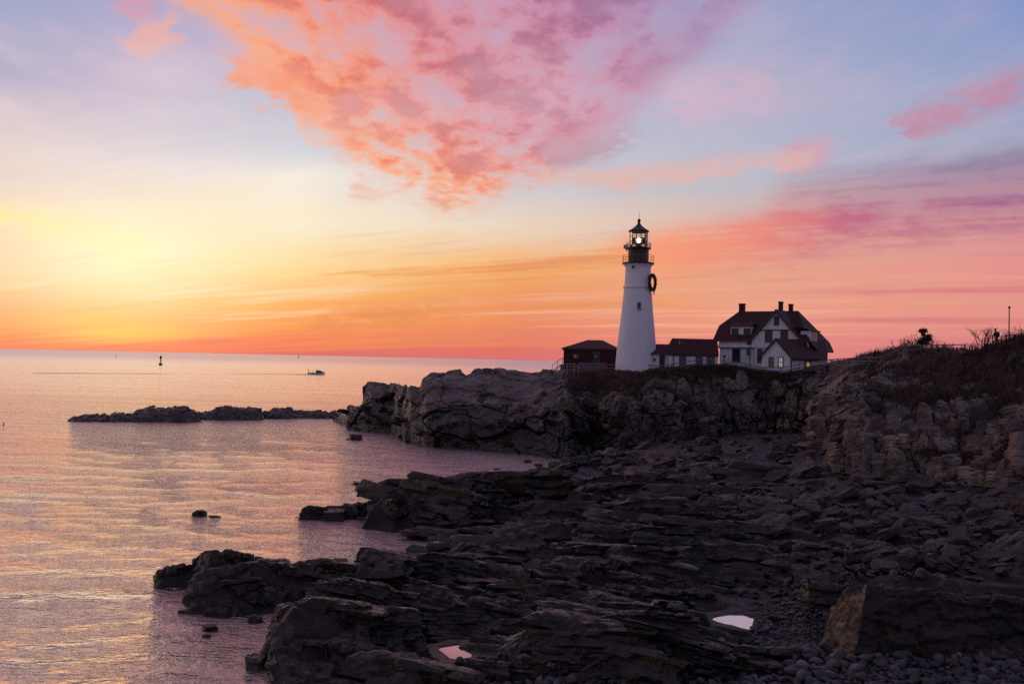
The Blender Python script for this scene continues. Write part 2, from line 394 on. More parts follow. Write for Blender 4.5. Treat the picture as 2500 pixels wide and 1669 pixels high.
# ------------------------------------------------------------------ rock, brush and water materials
def rock_material(name, weed_z=3.4, use_attr=True, ochre=0.6, tone=1.0, obj_var=False, warm=(1.0, 0.90, 0.80), spec=None, patch=0.45):
    m, T, b = new_mat(name); p = pos(); x, y, z = sepz(p)
    n1 = noise(p, 0.33, 4, 0.55); n2 = noise(p, 1.7, 5, 0.62)
    n3 = noise(scale3(p, 1.0, 2.2, 5.0), 1.6, 5, 0.65)
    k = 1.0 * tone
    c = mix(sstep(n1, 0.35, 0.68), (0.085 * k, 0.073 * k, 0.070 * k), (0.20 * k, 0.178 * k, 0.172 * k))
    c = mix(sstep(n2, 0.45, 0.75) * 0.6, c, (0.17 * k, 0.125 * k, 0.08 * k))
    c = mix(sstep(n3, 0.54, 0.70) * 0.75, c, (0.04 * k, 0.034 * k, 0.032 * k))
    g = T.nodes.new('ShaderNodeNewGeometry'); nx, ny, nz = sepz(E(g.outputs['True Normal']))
    if ochre:  # left-facing sides tinted ochre: rusty joint faces plus warm glow put into colour
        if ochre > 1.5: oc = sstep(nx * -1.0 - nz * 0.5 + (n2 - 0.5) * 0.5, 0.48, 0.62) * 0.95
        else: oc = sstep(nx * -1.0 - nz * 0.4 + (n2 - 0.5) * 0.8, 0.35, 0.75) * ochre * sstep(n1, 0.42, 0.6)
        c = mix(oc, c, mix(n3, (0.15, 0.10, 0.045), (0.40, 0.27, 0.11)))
    if obj_var:
        r = objrand(); c = mix(0.75, c, ramp(r, [(0, (0.010, 0.0085, 0.008)), (0.4, (0.022, 0.019, 0.018)), (0.65, (0.028, 0.020, 0.016)), (0.85, (0.05, 0.046, 0.046)), (0.95, (0.075, 0.048, 0.03)), (1.0, (0.16, 0.15, 0.155))]), 'MIX')
        c = mix(sstep(n3, 0.5, 0.7) * 0.5, c, (0.010, 0.0085, 0.008))
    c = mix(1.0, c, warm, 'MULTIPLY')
    # below the high-tide line the rock wears a coat of dark rockweed
    wz = (n1 - 0.5) * 3.2 + (n2 - 0.5) * 1.6
    weed = sstep(z + wz, weed_z + 0.6, weed_z - 0.5)
    n4 = noise(scale3(p, .45, 1.1, 1.1), 1.0, 3, 0.55)
    weed = weed * (patch + (1 - patch) * sstep(n4, 0.40, 0.54))
    if use_attr: weed = emax(weed, attr('weed')) if weed_z < 0 else weed * (1.0 - attr('bare'))
    wc = mix(sstep(n2, 0.4, 0.65), (0.0045, 0.0032, 0.0026), (0.014, 0.0105, 0.007))
    wc = mix(sstep(n1, 0.55, 0.75) * 0.5, wc, (0.024, 0.015, 0.011))
    c = mix(weed * 0.95, c, wc)
    rough = 0.62 - 0.20 * weed - 0.24 * sstep(n2, 0.45, 0.60) * (0.3 + 0.7 * weed)
    if use_attr:
        v = attr('veg'); vn = noise(p, 3.1, 5, 0.7)
        vm = sstep(v + (vn - 0.5) * 0.5 + (n1 - 0.5) * 0.5, 0.42, 0.62)
        vc = mix(vn, (0.026, 0.016, 0.014), (0.10, 0.06, 0.042))
        vc = mix(sstep(n1, 0.5, 0.7) * 0.5, vc, (0.085, 0.055, 0.028))
        c = mix(vm, c, vc); rough = rough + vm * 0.25
    setin(b, 'Base Color', c); setin(b, 'Roughness', rough)
    setin(b, 'Specular IOR Level', spec if spec is not None else 0.25 + 0.20 * weed)
    b.inputs['Specular Tint'].default_value = (1.0, 0.92, 0.88, 1)
    bump(b, n3 * 0.6 + noise(p, 7.0, 5, 0.7) * 0.5, 0.8, 0.12)
    return m
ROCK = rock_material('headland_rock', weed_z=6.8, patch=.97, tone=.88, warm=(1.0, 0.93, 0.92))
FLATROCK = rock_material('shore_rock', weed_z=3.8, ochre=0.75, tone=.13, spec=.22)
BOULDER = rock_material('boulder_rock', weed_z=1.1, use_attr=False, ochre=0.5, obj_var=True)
WEEDROCK = rock_material('rockweed_rock', weed_z=4.5, use_attr=False, ochre=0.0)
GREYROCK = rock_material('pale_grey_rock', weed_z=-2.0, use_attr=False, ochre=0.0, tone=0.62)
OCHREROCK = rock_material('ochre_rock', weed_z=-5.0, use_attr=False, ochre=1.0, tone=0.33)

# ------------------------------------------------------------------ headland sheet
def d0(x, y, z=0.0): return (EYE - z) * 1.0 / -ray(x, y).z
TOPS = [(812,1022),(822,1008),(828,1003),(846,1004),(851,987),(857,985),(873,990),(879,993),(886,945),(893,936),(905,931),(945,931),(950,936),(969,941),(972,938),(998,944),(1003,940),(1025,943),(1032,925),(1040,917),(1062,910),(1085,909),(1092,904),(1125,903),(1135,910),(1145,911),(1157,905),(1185,902),(1230,901),(1240,905),(1268,908),(1300,912),(1318,910),(1325,900),(1345,903),(1356,908),(1385,905)]
BASES = [(812,1030),(825,1031),(843,1041),(860,1047),(905,1053),(960,1058),(978,1066),(993,1080),(1040,1090),(1100,1096),(1180,1100),(1250,1106),(1300,1111),(1340,1116),(1385,1122)]
def headland():
    cols = []
    bx, by = zip(*BASES)
    for x, ty in TOPS:
        yb = float(np.interp(x, bx, by)); db = d0(x, yb)
        dep = float(np.interp(x, [812, 880, 886, 1000, 1032, 1200, 1385], [4, 6, 9, 11, 16, 19, 22]))
        h = yb - ty
        r = [(x, yb + 30, db - 1.0)]
        r += [(x, yb - h * f, db + dep * g) for f, g in ((0, 0), (.33, .10), (.58, .28), (.80, .60), (1, 1))]
        cols.append(r)
    def C(*pts): cols.append([(pts[0][0], pts[0][1] + 25, pts[0][2] - 1.5)] + list(pts))
    C((1450,1115,131),(1450,1045,137),(1450,985,142),(1450,935,147),(1450,905,150))
    C((1500,1090,130.5),(1500,1035,134),(1500,985,137),(1500,935,144),(1500,905,149))
    C((1528,1062,130),(1528,1030,131.5),(1528,978,133),(1528,935,141),(1528,904,147))
    C((1570,1058,131),(1570,1025,132),(1570,975,134),(1570,935,140),(1570,904,146))
    C((1640,1052,133),(1640,1000,134.5),(1640,950,137),(1640,915,140),(1640,897,143.5))
    C((1700,1050,135),(1700,1000,136),(1700,945,138),(1700,910,141),(1700,892,143))
    C((1780,1048,136),(1780,1000,137),(1780,950,138.5),(1780,915,141),(1780,892,142.5))
    C((1850,1048,136),(1850,1000,137),(1850,955,138),(1850,925,140),(1850,903,141))
    C((1900,1048,135.5),(1900,1000,136),(1900,955,136.5),(1900,925,137.5),(1900,907,138.5))
    C((1950,1046,134.5),(1950,1000,134.8),(1950,955,135.2),(1950,925,136),(1950,905,137))
    C((1990,1050,133),(1996,1000,133.2),(2010,955,133.5),(2020,925,134),(2030,893,135))
    C((1982,1136,98),(1990,1080,98.6),(2014,1018,100),(2044,958,103),(2085,893,122))
    C((2020,1146,95),(2030,1090,95.6),(2048,1015,97),(2068,952,100),(2105,892,116))
    C((2060,1165,90),(2066,1100,90.8),(2080,1020,92.5),(2100,950,97),(2130,890,111))
    C((2120,1195,86),(2120,1130,87),(2125,1035,89),(2135,955,94),(2155,886,107))
    C((2200,1215,83),(2200,1135,84.2),(2200,1065,87),(2202,955,95),(2208,864,103.5))
    C((2300,1225,82),(2300,1150,83),(2300,1085,86),(2300,960,93),(2300,859,100.5))
    C((2360,1228,81),(2360,1150,82),(2360,1080,85),(2360,955,92),(2360,862,98.5))
    C((2410,1232,80),(2410,1150,81),(2410,1070,84.5),(2410,950,91),(2410,851,97))
    C((2500,1245,77),(2500,1150,78),(2500,1060,81.5),(2500,940,87.5),(2500,833,94.5))
    C((2620,1255,74),(2620,1150,75),(2620,1055,78.5),(2620,915,84.5),(2620,795,91))
    C((2750,1265,71),(2750,1155,72),(2750,1050,76),(2750,890,82),(2750,760,88))
    K = []
    for c in cols:
        w = [at(*q) for q in c]
        lip = w[-1]; x = c[-1][0]
        up = float(np.interp(x, [812, 1330, 1400, 1950, 2050, 2130, 2220, 2300, 2370, 2430, 2500, 2750], [-.5, -.3, .1, .1, .8, 1.5, 1.0, .4, .1, .3, .9, 1.5]))
        dirn = Vector((lip.x, lip.y, 0)).normalized()
        if x < 1340:
            w += [lip + dirn * 3 + Vector((0, 0, -0.6)), lip + dirn * 14 + Vector((0, 0, -lip.z * .6)), lip + dirn * 26 + Vector((0, 0, -lip.z - 2))]
        else:
            w += [lip + dirn * 4 + Vector((0, 0, up)), lip + dirn * 30 + Vector((0, 0, up * .8 + .1)), lip + dirn * 70 + Vector((0, 0, -7))]
        K.append([tuple(q) for q in w])
    K = np.array(K)                               # (ncol, 9, 3)
    # parameter along the coast follows the photograph's x of the base so that detail is even
    xs = np.array([c[1][0] for c in cols], float)
    sp = np.r_[0, np.cumsum(np.maximum(np.abs(np.diff(xs)), 6) + np.r_[[0.35 * abs(a[3][2] - b[3][2]) for a, b in zip(cols[:-1], cols[1:])]])]
    NS = 1050
    s = np.linspace(0, sp[-1], NS)
    tk = np.array([0, .05, .29, .53, .75, .90, .94, .985, 1.0]); NT = 250
    t = np.linspace(0, 1, NT)
    A = np.stack([[np.interp(s, sp, K[:, k, c]) for c in range(3)] for k in range(9)], 0)      # 9,3,NS
    P = np.zeros((NT, NS, 3))
    for j, tv in enumerate(t):
        k = min(np.searchsorted(tk, tv, 'right') - 1, 7); f = (tv - tk[k]) / (tk[k + 1] - tk[k])
        P[j] = (A[k] * (1 - f) + A[k + 1] * f).T
    sx = np.interp(s, sp, xs)                                        # photograph x of every column
    # outward direction from the smooth sheet
    du = np.gradient(P, axis=1); dv = np.gradient(P, axis=0)
    N = np.cross(du, dv); N /= np.linalg.norm(N, axis=2, keepdims=True) + 1e-9
    flip = (N[..., 1] > 0) & (np.abs(N[..., 2]) < .95); N[flip] *= -1
    N[..., 2] = np.abs(N[..., 2])
    q = P.reshape(-1, 3); n = N.reshape(-1, 3)
    X = np.broadcast_to(sx, (NT, NS)).reshape(-1); TT = np.repeat(t, NS)
    whale = np.clip((1400 - X) / 60, 0, 1)
    # brush grows on the slope under the lip of the headland and over the right-hand hill
    veg = np.interp(TT, [0, .45, .60, .72, .93, 1], [0, 0.0, .30, .85, 1, 1])
    low = np.interp(X, [1400, 1500, 1700, 1900, 1960, 2060, 2150, 2300, 2750], [.15, .05, -.05, -.05, -.45, -.50, -.36, -.22, -.2])
    veg = np.clip(veg + low * (TT > .30) * (TT < .92), 0, 1) * (1 - whale)
    ledge = np.exp(-((TT - .42) / .045) ** 2) * np.clip((X - 2130) / 60, 0, 1)     # brushy shelf across the right cliff
    veg = np.clip(veg + ledge * .7, 0, 1)
    veg = np.clip(veg + 0.45 * fbm(q * 0.28, 3, seed=5), 0, 1) * (TT > .2) * (1 - whale) 
    # cliff relief: upright joints right of the cove, bedded slabs on the point
    w = fbm(q * .22, 3, seed=8)[:, None]
    up_, e1, id1 = cells((q + w * .7) / np.array([2.6, 2.6, 5.5]), 3, .55)
    u2, e2, id2 = cells((q + w * .5) / np.array([1.1, 1.1, 2.3]) + 7.7, 9, .6)
    u3, e3, id3 = cells(q / np.array([.45, .45, .8]) + 3.1, 21, .6)
    rz = q.copy(); rz[:, 2] += q[:, 0] * .22
    b1, f1, _ = cells((rz + w * .8) / np.array([9.0, 5.5, 3.0]) + 1.3, 31, .45)
    b2, f2, _ = cells((rz + w * .5) / np.array([3.1, 1.9, 1.0]) + 4.2, 37, .45)
    b3, f3, _ = cells(rz / np.array([1.2, .8, .4]) + 9.2, 41, .45)
    crack = lambda e, wd: -np.clip(1 - e / wd, 0, 1)
    cliff = 1.15 * up_ + .34 * u2 + .09 * u3 + .9 * crack(e1, .045) + .3 * crack(e2, .05)
    bed = .70 * b1 + .13 * b2 + .03 * b3 + .32 * crack(f1, .03) + .06 * crack(f2, .04)
    soft = .35 * fbm(q * .5, 4, seed=12) + .18 * fbm(q * 2.2, 3, seed=13)
    rock = cliff * (1 - whale) + bed * whale
    vm = np.clip((veg - .35) / .3, 0, 1)
    disp = rock * (1 - vm * .8) + soft * (.4 + vm * .9)
    fade = np.interp(TT, [0, .04, .86, .93, 1], [0.3, 1, 1, .25, .1])
    fade = np.where(X < 1345, np.interp(TT, [0, .04, .88, .94, 1], [.3, 1, .9, .6, .4]), fade)
    q = q + n * (disp * fade)[:, None]
    q[:, 2] = np.where((TT > .9) & (X > 1345), np.minimum(q[:, 2], P.reshape(-1, 3)[:, 2] + .35), q[:, 2])
    bare = np.clip((X - 1960) / 30, 0, 1) * .85 + np.clip(1 - np.abs(X - 1700) / 260, 0, 1) * .7
    me = grid_mesh('headland', q.reshape(NT, NS, 3), attrs={'veg': veg * np.where(X < 1345, 0, 1), 'bare': bare, 'weed': bare * 0})
    global HEADLAND
    o = HEADLAND = link('headland', me, mat=ROCK); o['kind'] = 'structure'; o['label'] = 'rocky headland with brown brush on its lip and grey cliffs'
    return q.reshape(NT, NS, 3), veg.reshape(NT, NS), n.reshape(NT, NS, 3), sx, t
HP, HV, HN, HSX, HT = headland()

# ------------------------------------------------------------------ tidal flat
CTRL = [(2400,1640,.9),(2000,1640,.7),(1500,1645,.5),(1100,1640,.3),(850,1690,-.3),(1800,1510,.75),(1110,1590,.45),(2400,1400,2.0),(2200,1300,2.6),(2470,1280,3.0),(2000,1350,1.8),
 (1700,1400,1.2),(1500,1400,1.0),(1200,1400,.6),(900,1430,.0),(1000,1320,-.3),(1200,1300,.4),(1400,1280,1.3),(1700,1250,2.1),(2000,1220,2.9),(1200,1215,1.6),(1000,1225,.4),(1450,1190,2.2),(1700,1150,2.8),
 (1900,1120,3.3),(1480,1115,1.5),(1600,1085,2.8),(1800,1065,3.8),(1390,1130,.1),(1300,1150,-.8),(1150,1140,-1.5),(800,1350,-1.5),(600,1500,-1.5),(500,1620,-1.5),(700,1150,-2),(1000,1110,-2),(1350,1132,-1.0),(1250,1142,-1.6),(1300,1118,-1.6),(1400,1119,-.7),(1200,1150,-1.6),(1100,1150,-1.6),(1050,1170,-1.2),(1290,1145,-1.2),(400,1300,-2),(200,1500,-2),
 (880,1250,-.4),(760,1275,-.8),(1100,1270,.0),(2750,1250,3.6),(2750,1600,1.4),(1950,1060,4.6),(2100,1170,3.6),(2300,1230,3.2),(1250,1130,-1.3),(650,1600,-1.2),(300,1200,-2.5),(1230,1700,.2),(2400,1720,.6),(1700,1720,.3)]
def gp(x, y, z): p = atz(x, y, z); return p
RIDGES = [  # crest points in the photograph with height above the water, front width, back width
 ([(378,1422,.35),(398,1402,.75),(458,1392,.95),(472,1380,1.2),(480,1377,1.3)], 1.5, 1.6),
 ([(500,1368,1.7),(522,1354,2.3),(560,1359,2.15),(640,1375,1.9),(760,1392,1.6),(890,1414,1.2),(1000,1432,1.0),(1120,1446,.9)], 1.0, 2.0),
 ([(468,1425,.95),(500,1408,1.3),(560,1392,1.75),(640,1382,1.85),(760,1405,1.35),(880,1428,1.0)], 2.4, 2.0),
 ([(878,1368,1.5),(895,1351,2.0),(960,1356,1.9),(1040,1366,1.6),(1160,1384,1.35),(1300,1402,1.15),(1400,1412,1.1)], 1.0, 1.8),
 ([(795,1438,1.5),(815,1430,1.8),(900,1436,1.65),(980,1446,1.45),(1120,1458,1.25),(1260,1482,1.05),(1340,1505,.9)], 1.3, 2.2),
 ([(700,1500,1.75),(715,1486,2.1),(740,1482,2.15),(830,1490,1.95),(900,1520,1.35),(950,1552,.95),(1040,1580,.7)], 1.9, 2.4),
 ([(700,1575,.85),(740,1570,1.1),(800,1580,1.05),(900,1590,.9),(1000,1610,.6)], 1.2, 1.2),
 ([(735,1250,.5),(765,1243,.75),(805,1250,.5)], 1.2, 1.5),
 ([(845,1240,.85),(880,1233,1.0),(930,1228,1.2)], 1.2, 2.0),
 ([(936,1214,1.8),(950,1196,2.4),(980,1180,3.1),(1022,1179,3.1),(1050,1178,3.1),(1088,1174,3.3),(1150,1174,3.3),(1212,1176,3.1),(1250,1184,2.6)], 3.4, 2.2),
 ([(940,1245,1.0),(1000,1245,1.1),(1100,1250,1.1),(1200,1262,.9),(1300,1275,1.1)], 1.6, 2.6),
 ([(1250,1192,2.0),(1292,1174,2.4),(1330,1158,2.6),(1372,1146,2.8),(1440,1116,3.0),(1520,1112,3.0),(1560,1124,2.9)], 4.0, 1.6),
 ([(1120,1225,1.8),(1250,1222,2.0),(1400,1230,2.0),(1550,1245,2.0),(1700,1255,2.2)], 1.6, 3.0),
 ([(1320,1300,1.5),(1450,1290,1.8),(1600,1300,1.8),(1800,1310,2.0)], 1.0, 2.0),
 ([(1395,1545,1.7),(1450,1522,2.1),(1520,1512,2.25),(1600,1512,2.15),(1700,1522,1.9),(1790,1545,1.5)], 2.2, 2.2),
 ([(1560,1480,1.7),(1640,1478,1.7),(1740,1500,1.4)], 1.0, 1.4),
 ([(1408,1392,1.9),(1440,1385,2.1),(1500,1410,1.7),(1560,1425,1.4)], 1.0, 1.2),
]
POOLS = [[(1738,1510),(1770,1503),(1800,1498),(1835,1493),(1872,1488),(1856,1500),(1838,1516),(1834,1534),(1812,1533),(1790,1524),(1768,1522)],
         [(1076,1584),(1100,1578),(1122,1575),(1138,1584),(1147,1600),(1122,1607),(1100,1607),(1090,1596)]]
POOL_Z = [0.80, 0.50]
def inside(px, py, poly):
    r = np.zeros(px.shape, bool); n = len(poly)
    for i in range(n):
        x0, y0 = poly[i]; x1, y1 = poly[(i + 1) % n]
        c = ((y0 > py) != (y1 > py)) & (px < (x1 - x0) * (py - y0) / (y1 - y0 + 1e-12) + x0); r ^= c
    return r
def seg_dist(X, Y, poly, closed=False):
    """distance, signed side and along-parameter to a polyline"""
    best = np.full(X.shape, 1e9); side = np.zeros(X.shape); par = np.zeros(X.shape)
    n = len(poly)
    for i in range(n - 1 + (1 if closed else 0)):
        (x0, y0), (x1, y1) = poly[i][:2], poly[(i + 1) % n][:2]
        ux, uy = x1 - x0, y1 - y0; L2 = ux * ux + uy * uy + 1e-9
        h = np.clip(((X - x0) * ux + (Y - y0) * uy) / L2, 0, 1)
        ex, ey = X - x0 - h * ux, Y - y0 - h * uy; d = np.sqrt(ex * ex + ey * ey)
        m = d < best
        best = np.where(m, d, best); side = np.where(m, ux * (Y - y0) - uy * (X - x0), side); par = np.where(m, i + h, par)
    return best, side, par
_cw = np.array([tuple(gp(*c)) for c in CTRL])
_cu = np.stack([np.arctan2(_cw[:, 0], _cw[:, 1]) * 2.2, np.log(_cw[:, 1])], 1)
def _phi(r): return r
_M = _phi(np.linalg.norm(_cu[:, None] - _cu[None], axis=2)) + np.eye(len(_cu)) * 0.01
_wt = np.linalg.solve(_M, _cw[:, 2] - 0.5)
def base_z(X, Y):
    u = np.stack([np.arctan2(X, Y) * 2.2, np.log(Y)], -1).reshape(-1, 2)
    r = np.zeros(len(u))
    for k in range(len(_cu)): r += _wt[k] * np.hypot(u[:, 0] - _cu[k, 0], u[:, 1] - _cu[k, 1])
    return r.reshape(X.shape) + 0.5
STRIKE = math.radians(-21)
def flat_z(X, Y, detail=True):
    shp = X.shape; X = X.reshape(-1); Y = Y.reshape(-1)
    cs, sn = math.cos(STRIKE), math.sin(STRIKE)
    q3 = np.stack([X, Y, X * 0], 1)
    w = fbm(q3 * .10, 3, seed=51); w2 = fbm(q3 * .45, 3, seed=52)
    u = X * cs + Y * sn; v = -X * sn + Y * cs + w * 2.2 + w2 * .35
    z = base_z(X, Y)
    # sawtooth strata: steep towards the observer, easy on the far side, broken into blocks along the strike
    amp = np.interp(z, [-1.2, -.2, .6, 2.2, 3.4], [.1, .6, 1.0, .75, .35])
    for sp_, bl, a_, sd in ((4.6, 11.0, .70, 61), (1.75, 6.0, .34, 63)):
        k = np.floor(v / sp_); f = v / sp_ - k
        jit = _h(k.astype(np.int64), k.astype(np.int64) * 0, k.astype(np.int64) * 0, sd)
        kb = np.floor(u / bl + jit * 7); hb = _h(k.astype(np.int64), kb.astype(np.int64), kb.astype(np.int64) * 0, sd + 1)
        tl = (_h(k.astype(np.int64), kb.astype(np.int64), kb.astype(np.int64) * 0, sd + 2) - .5)
        fu = u / bl + jit * 7 - kb
        prof = np.where(f < .30, f / .30, 1 - (f - .30) / .70 * .9)
        z = z + amp * a_ * ((prof - .5) * (.5 + hb) + (hb - .5) * .7 + tl * (fu - .5) * .7)
    # named ledges
    for pts, wf, wb in RIDGES:
        W = [gp(*p) for p in pts]; hz = np.array([p[2] for p in pts])
        d, sd_, par = seg_dist(X + w2 * .35, Y + w2 * .45, [(p.x, p.y) for p in W])
        zc = np.interp(par, np.arange(len(hz)), hz)
        front = sd_ < 0
        wf_ = wf * (1 + .25 * w2); wb_ = wb * (1 + .3 * w2)
        drop = np.where(front, np.clip(d / wf_, 0, None) ** 1.3 * 1.7, np.clip(d / wb_, 0, None) ** 1.2 * .9)
        tip = (par <= 1e-6) | (par >= len(hz) - 1 - 1e-6)
        drop = np.where(tip, np.maximum(drop, (d / .75) ** 1.3 * 1.6), drop)
        inr = d < np.maximum(wf_, wb_) * 3
        hh = zc - drop
        z = np.where(inr, np.maximum(z, hh), z) if True else z
    qq = np.stack([u, v, z * .8], 1)
    if detail:
        c1, e1, _ = cells(qq / np.array([4.2, 1.1, 1.0]), 71, .9, flat=True)
        c2, e2, _ = cells(qq / np.array([1.7, .5, 1.0]) + 5.5, 77, .9, flat=True)
        c3, e3, _ = cells(qq / np.array([.6, .25, 1.0]) + 2.5, 83, .9, flat=True)
        r = np.clip((z + .8) / 1.0, 0.15, 1)
        z = z + r * (.12 * c1 + .04 * c2 + .01 * c3 - .20 * np.clip(1 - e1 / .12, 0, 1) - .08 * np.clip(1 - e2 / .14, 0, 1) + .16 * fbm(qq * 1.3, 4, seed=90))
    # gravel hollows: cobbles in front, shingle round the pool
    for poly, zf, soft in (([(1060,1690),(1250,1645),(1500,1640),(1800,1625),(2010,1610),(2520,1590),(2600,1760),(1060,1760)], None, 1.0),
                     ([(1840,1500),(1900,1480),(1960,1440),(2000,1500),(1960,1590),(1880,1600),(1840,1560)], None, .8)):
        W = [gp(x, y, .7) for x, y in poly]; pl = [(p.x, p.y) for p in W]
        ins_ = inside(X, Y, pl); d, _, _ = seg_dist(X, Y, pl, True)
        m = np.where(ins_, 1.0, np.clip(1 - d / soft, 0, 1))
        tgt = base_z(X, Y) + .06 * fbm(q3 * 1.2, 3, seed=95)
        z = z * (1 - m) + tgt * m
    for poly, pz in zip(POOLS, POOL_Z):
        W = [gp(x, y, pz) for x, y in poly]; pl = [(p.x, p.y) for p in W]
        jx, jy = .16 * fbm(q3 * 1.6, 3, seed=97), .24 * fbm(q3 * 1.6, 3, seed=98)
        ins_ = inside(X + jx, Y + jy, pl); d, _, _ = seg_dist(X + jx, Y + jy, pl, True)
        cx, cy = np.mean([p[0] for p in pl]), np.mean([p[1] for p in pl])
        # nothing may stand between the pool and its near rim
        near = (Y < cy) & (np.abs(X / Y - cx / cy) < .035)
        lim = np.where(ins_, pz - .06 - .16 * np.clip(d, 0, 1) + .10 * fbm(q3 * 2.2, 3, seed=99), np.where(near, pz + .05, pz + .06 + d * .9))
        z = np.where(ins_ | (d < 1.4), np.minimum(z, lim), z)
        back = (Y > cy) & (np.abs(X / Y - cx / cy) < .05) & (d < 8)
        z = np.where(back, np.minimum(z, pz + .12 + .16 * d), z)
        z = np.where(~ins_ & (d < .9), np.maximum(z, pz + .03 + .10 * d), z)
    return z.reshape(shp)
def tidal_flat():
    NC, NR = 900, 620
    xs = np.linspace(180, 2720, NC); az = (xs - 1250) / F0
    # rows: even steps down the photograph
    ys = np.r_[np.linspace(175, 330, 250, endpoint=False), np.linspace(330, 880, NR - 250)]
    Y = (EYE - 1.0) * F0 / ys
    Yg, Ag = np.meshgrid(Y, az, indexing='ij'); Xg = Yg * Ag
    z = flat_z(Xg, Yg)
    for _ in range(2):                              # ease the steep steps so that they do not comb
        z[:, 2:-2] = (z[:, :-4] + z[:, 1:-3] * 2 + z[:, 2:-2] * 3 + z[:, 3:-1] * 2 + z[:, 4:]) / 9; z[1:-1] = (z[:-2] + z[1:-1] * 2 + z[2:]) / 4
    bare = np.clip((Xg / Yg * F0 + 1250 - 1650) / 350, 0, 1) * np.clip((z - .2) / .8, 0, 1) * .8
    P = np.stack([Xg, Yg, z], -1)
    # face only where land can show: drop the deep sea bed far from shore
    me = grid_mesh('tidal_flat', P, attrs={'veg': z * 0, 'bare': bare, 'weed': z * 0})
    bm = bmesh.new(); bm.from_mesh(me)
    bmesh.ops.delete(bm, geom=[f for f in bm.faces if all(v.co.z < -1.0 for v in f.verts)], context='FACES'); bm.to_mesh(me); bm.free()
    global TIDAL
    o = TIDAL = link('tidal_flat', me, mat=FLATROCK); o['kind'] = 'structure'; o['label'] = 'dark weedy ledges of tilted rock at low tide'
tidal_flat()
# ------------------------------------------------------------------ sea
def water_material(name, calm=False, tint=(0.74, 0.77, 0.75, 1)):
    m = bpy.data.materials.new(name); m.use_nodes = True; T = m.node_tree; T.nodes.clear(); E.T = T
    p = pos(); x, y, z = sepz(p)
    df = T.nodes.new('ShaderNodeBsdfDiffuse'); df.inputs[0].default_value = (0.25, 0.20, 0.172, 1)
    gl = T.nodes.new('ShaderNodeBsdfGlossy'); gl.inputs[0].default_value = (0.98, 0.90, 0.85, 1)
    fr = T.nodes.new('ShaderNodeFresnel'); fr.inputs[0].default_value = 1.45
    mx = T.nodes.new('ShaderNodeMixShader'); ou = T.nodes.new('ShaderNodeOutputMaterial')
    E.T.links.new(E.m('MINIMUM', E(fr.outputs[0]) * 1.9 + 0.16, 0.88).k, mx.inputs[0])
    T.links.new(df.outputs[0], mx.inputs[1]); T.links.new(gl.outputs[0], mx.inputs[2]); T.links.new(mx.outputs[0], ou.inputs[0])
    bp = T.nodes.new('ShaderNodeBump')
    if calm:
        gl.inputs['Roughness'].default_value = 0.03; gl.inputs[0].default_value = tint; h = noise(p, 3.0, 2, 0.5); bp.inputs['Strength'].default_value = 0.05; bp.inputs['Distance'].default_value = 0.02
    else:
        far = sstep(y, 50.0, 420.0); vfar = sstep(y, 250.0, 2500.0)
        T.links.new((0.05 + 0.10 * far + 0.18 * vfar).k, gl.inputs['Roughness'])
        h = noise(scale3(p, 0.42, 0.85, 1), 1.0, 5, 0.62) + noise(scale3(p, 1.6, 3.2, 1), 1.0, 3, 0.55) * 0.5
        n2 = noise(scale3(p, 0.012, 0.05, 1), 1.0, 4, 0.6)
        T.links.new(((1.0 - 0.30 * far - 0.45 * vfar) * (0.4 + 1.2 * n2)).k, bp.inputs['Strength']); bp.inputs['Distance'].default_value = 0.42
    T.links.new(h.k, bp.inputs['Height'])
    for n in (df, gl, fr): T.links.new(bp.outputs[0], n.inputs['Normal'])
    return m
WATER = water_material('sea_water'); POOLWATER = [water_material('pool_water', True, (0.82, 0.75, 0.72, 1)), water_material('green_tint_pool_water', True, (0.66, 0.76, 0.70, 1))]  # per-pool reflection tint, the second greener to offset the pink it reflects
def sea():
    NC, NR = 620, 520
    xs = np.linspace(-700, 2900, NC); az = (xs - 1250) / F0
    ys = np.r_[1000, 900, np.geomspace(840, 26, NR), np.geomspace(24, .3, 24)]
    Y = EYE * F0 / ys
    Yg, Ag = np.meshgrid(Y, az, indexing='ij'); Xg = Yg * Ag
    p3 = np.stack([Xg, Yg, Xg * 0], -1).reshape(-1, 3)
    w = fbm(p3 * .05, 3, seed=3); w2 = fbm(p3 * .18, 3, seed=4)
    z = np.zeros(len(p3)); rng = np.random.RandomState(4)
    step = np.repeat(np.abs(np.gradient(Y)), NC)
    for L, a, th in ((11.0, .15, 66), (7.3, .07, 78), (4.6, .036, 58), (3.1, .020, 98), (2.1, .013, 70), (1.5, .008, 110), (1.1, .006, 50)):
        t = math.radians(th + rng.uniform(-6, 6)); k = 2 * math.pi / L
        ph = k * (p3[:, 0] * math.cos(t) + p3[:, 1] * math.sin(t)) + w * 5 + w2 * 2.4 + rng.uniform(0, 6)
        s = .5 + .5 * np.sin(ph)
        g = np.clip(.75 + 1.3 * fbm(p3 * (.35 / L) + L, 2, seed=int(L * 10)), .1, 2)
        z += a * g * (s ** 1.8 - .4) * np.clip(L / (step * 3.0) - .5, 0, 1)
    z *= np.interp(p3[:, 1], [30, 60, 130, 300, 700], [1.15, .8, .55, .45, .25])
    shelter = np.clip((p3[:, 0] + 22) / 12, 0, 1) * (p3[:, 1] < 80); z *= 1 - .45 * shelter
    P = np.stack([Xg, Yg, z.reshape(Xg.shape)], -1)
    o = link('sea', grid_mesh('sea', P, smooth=True), mat=WATER); o['kind'] = 'structure'
sea()
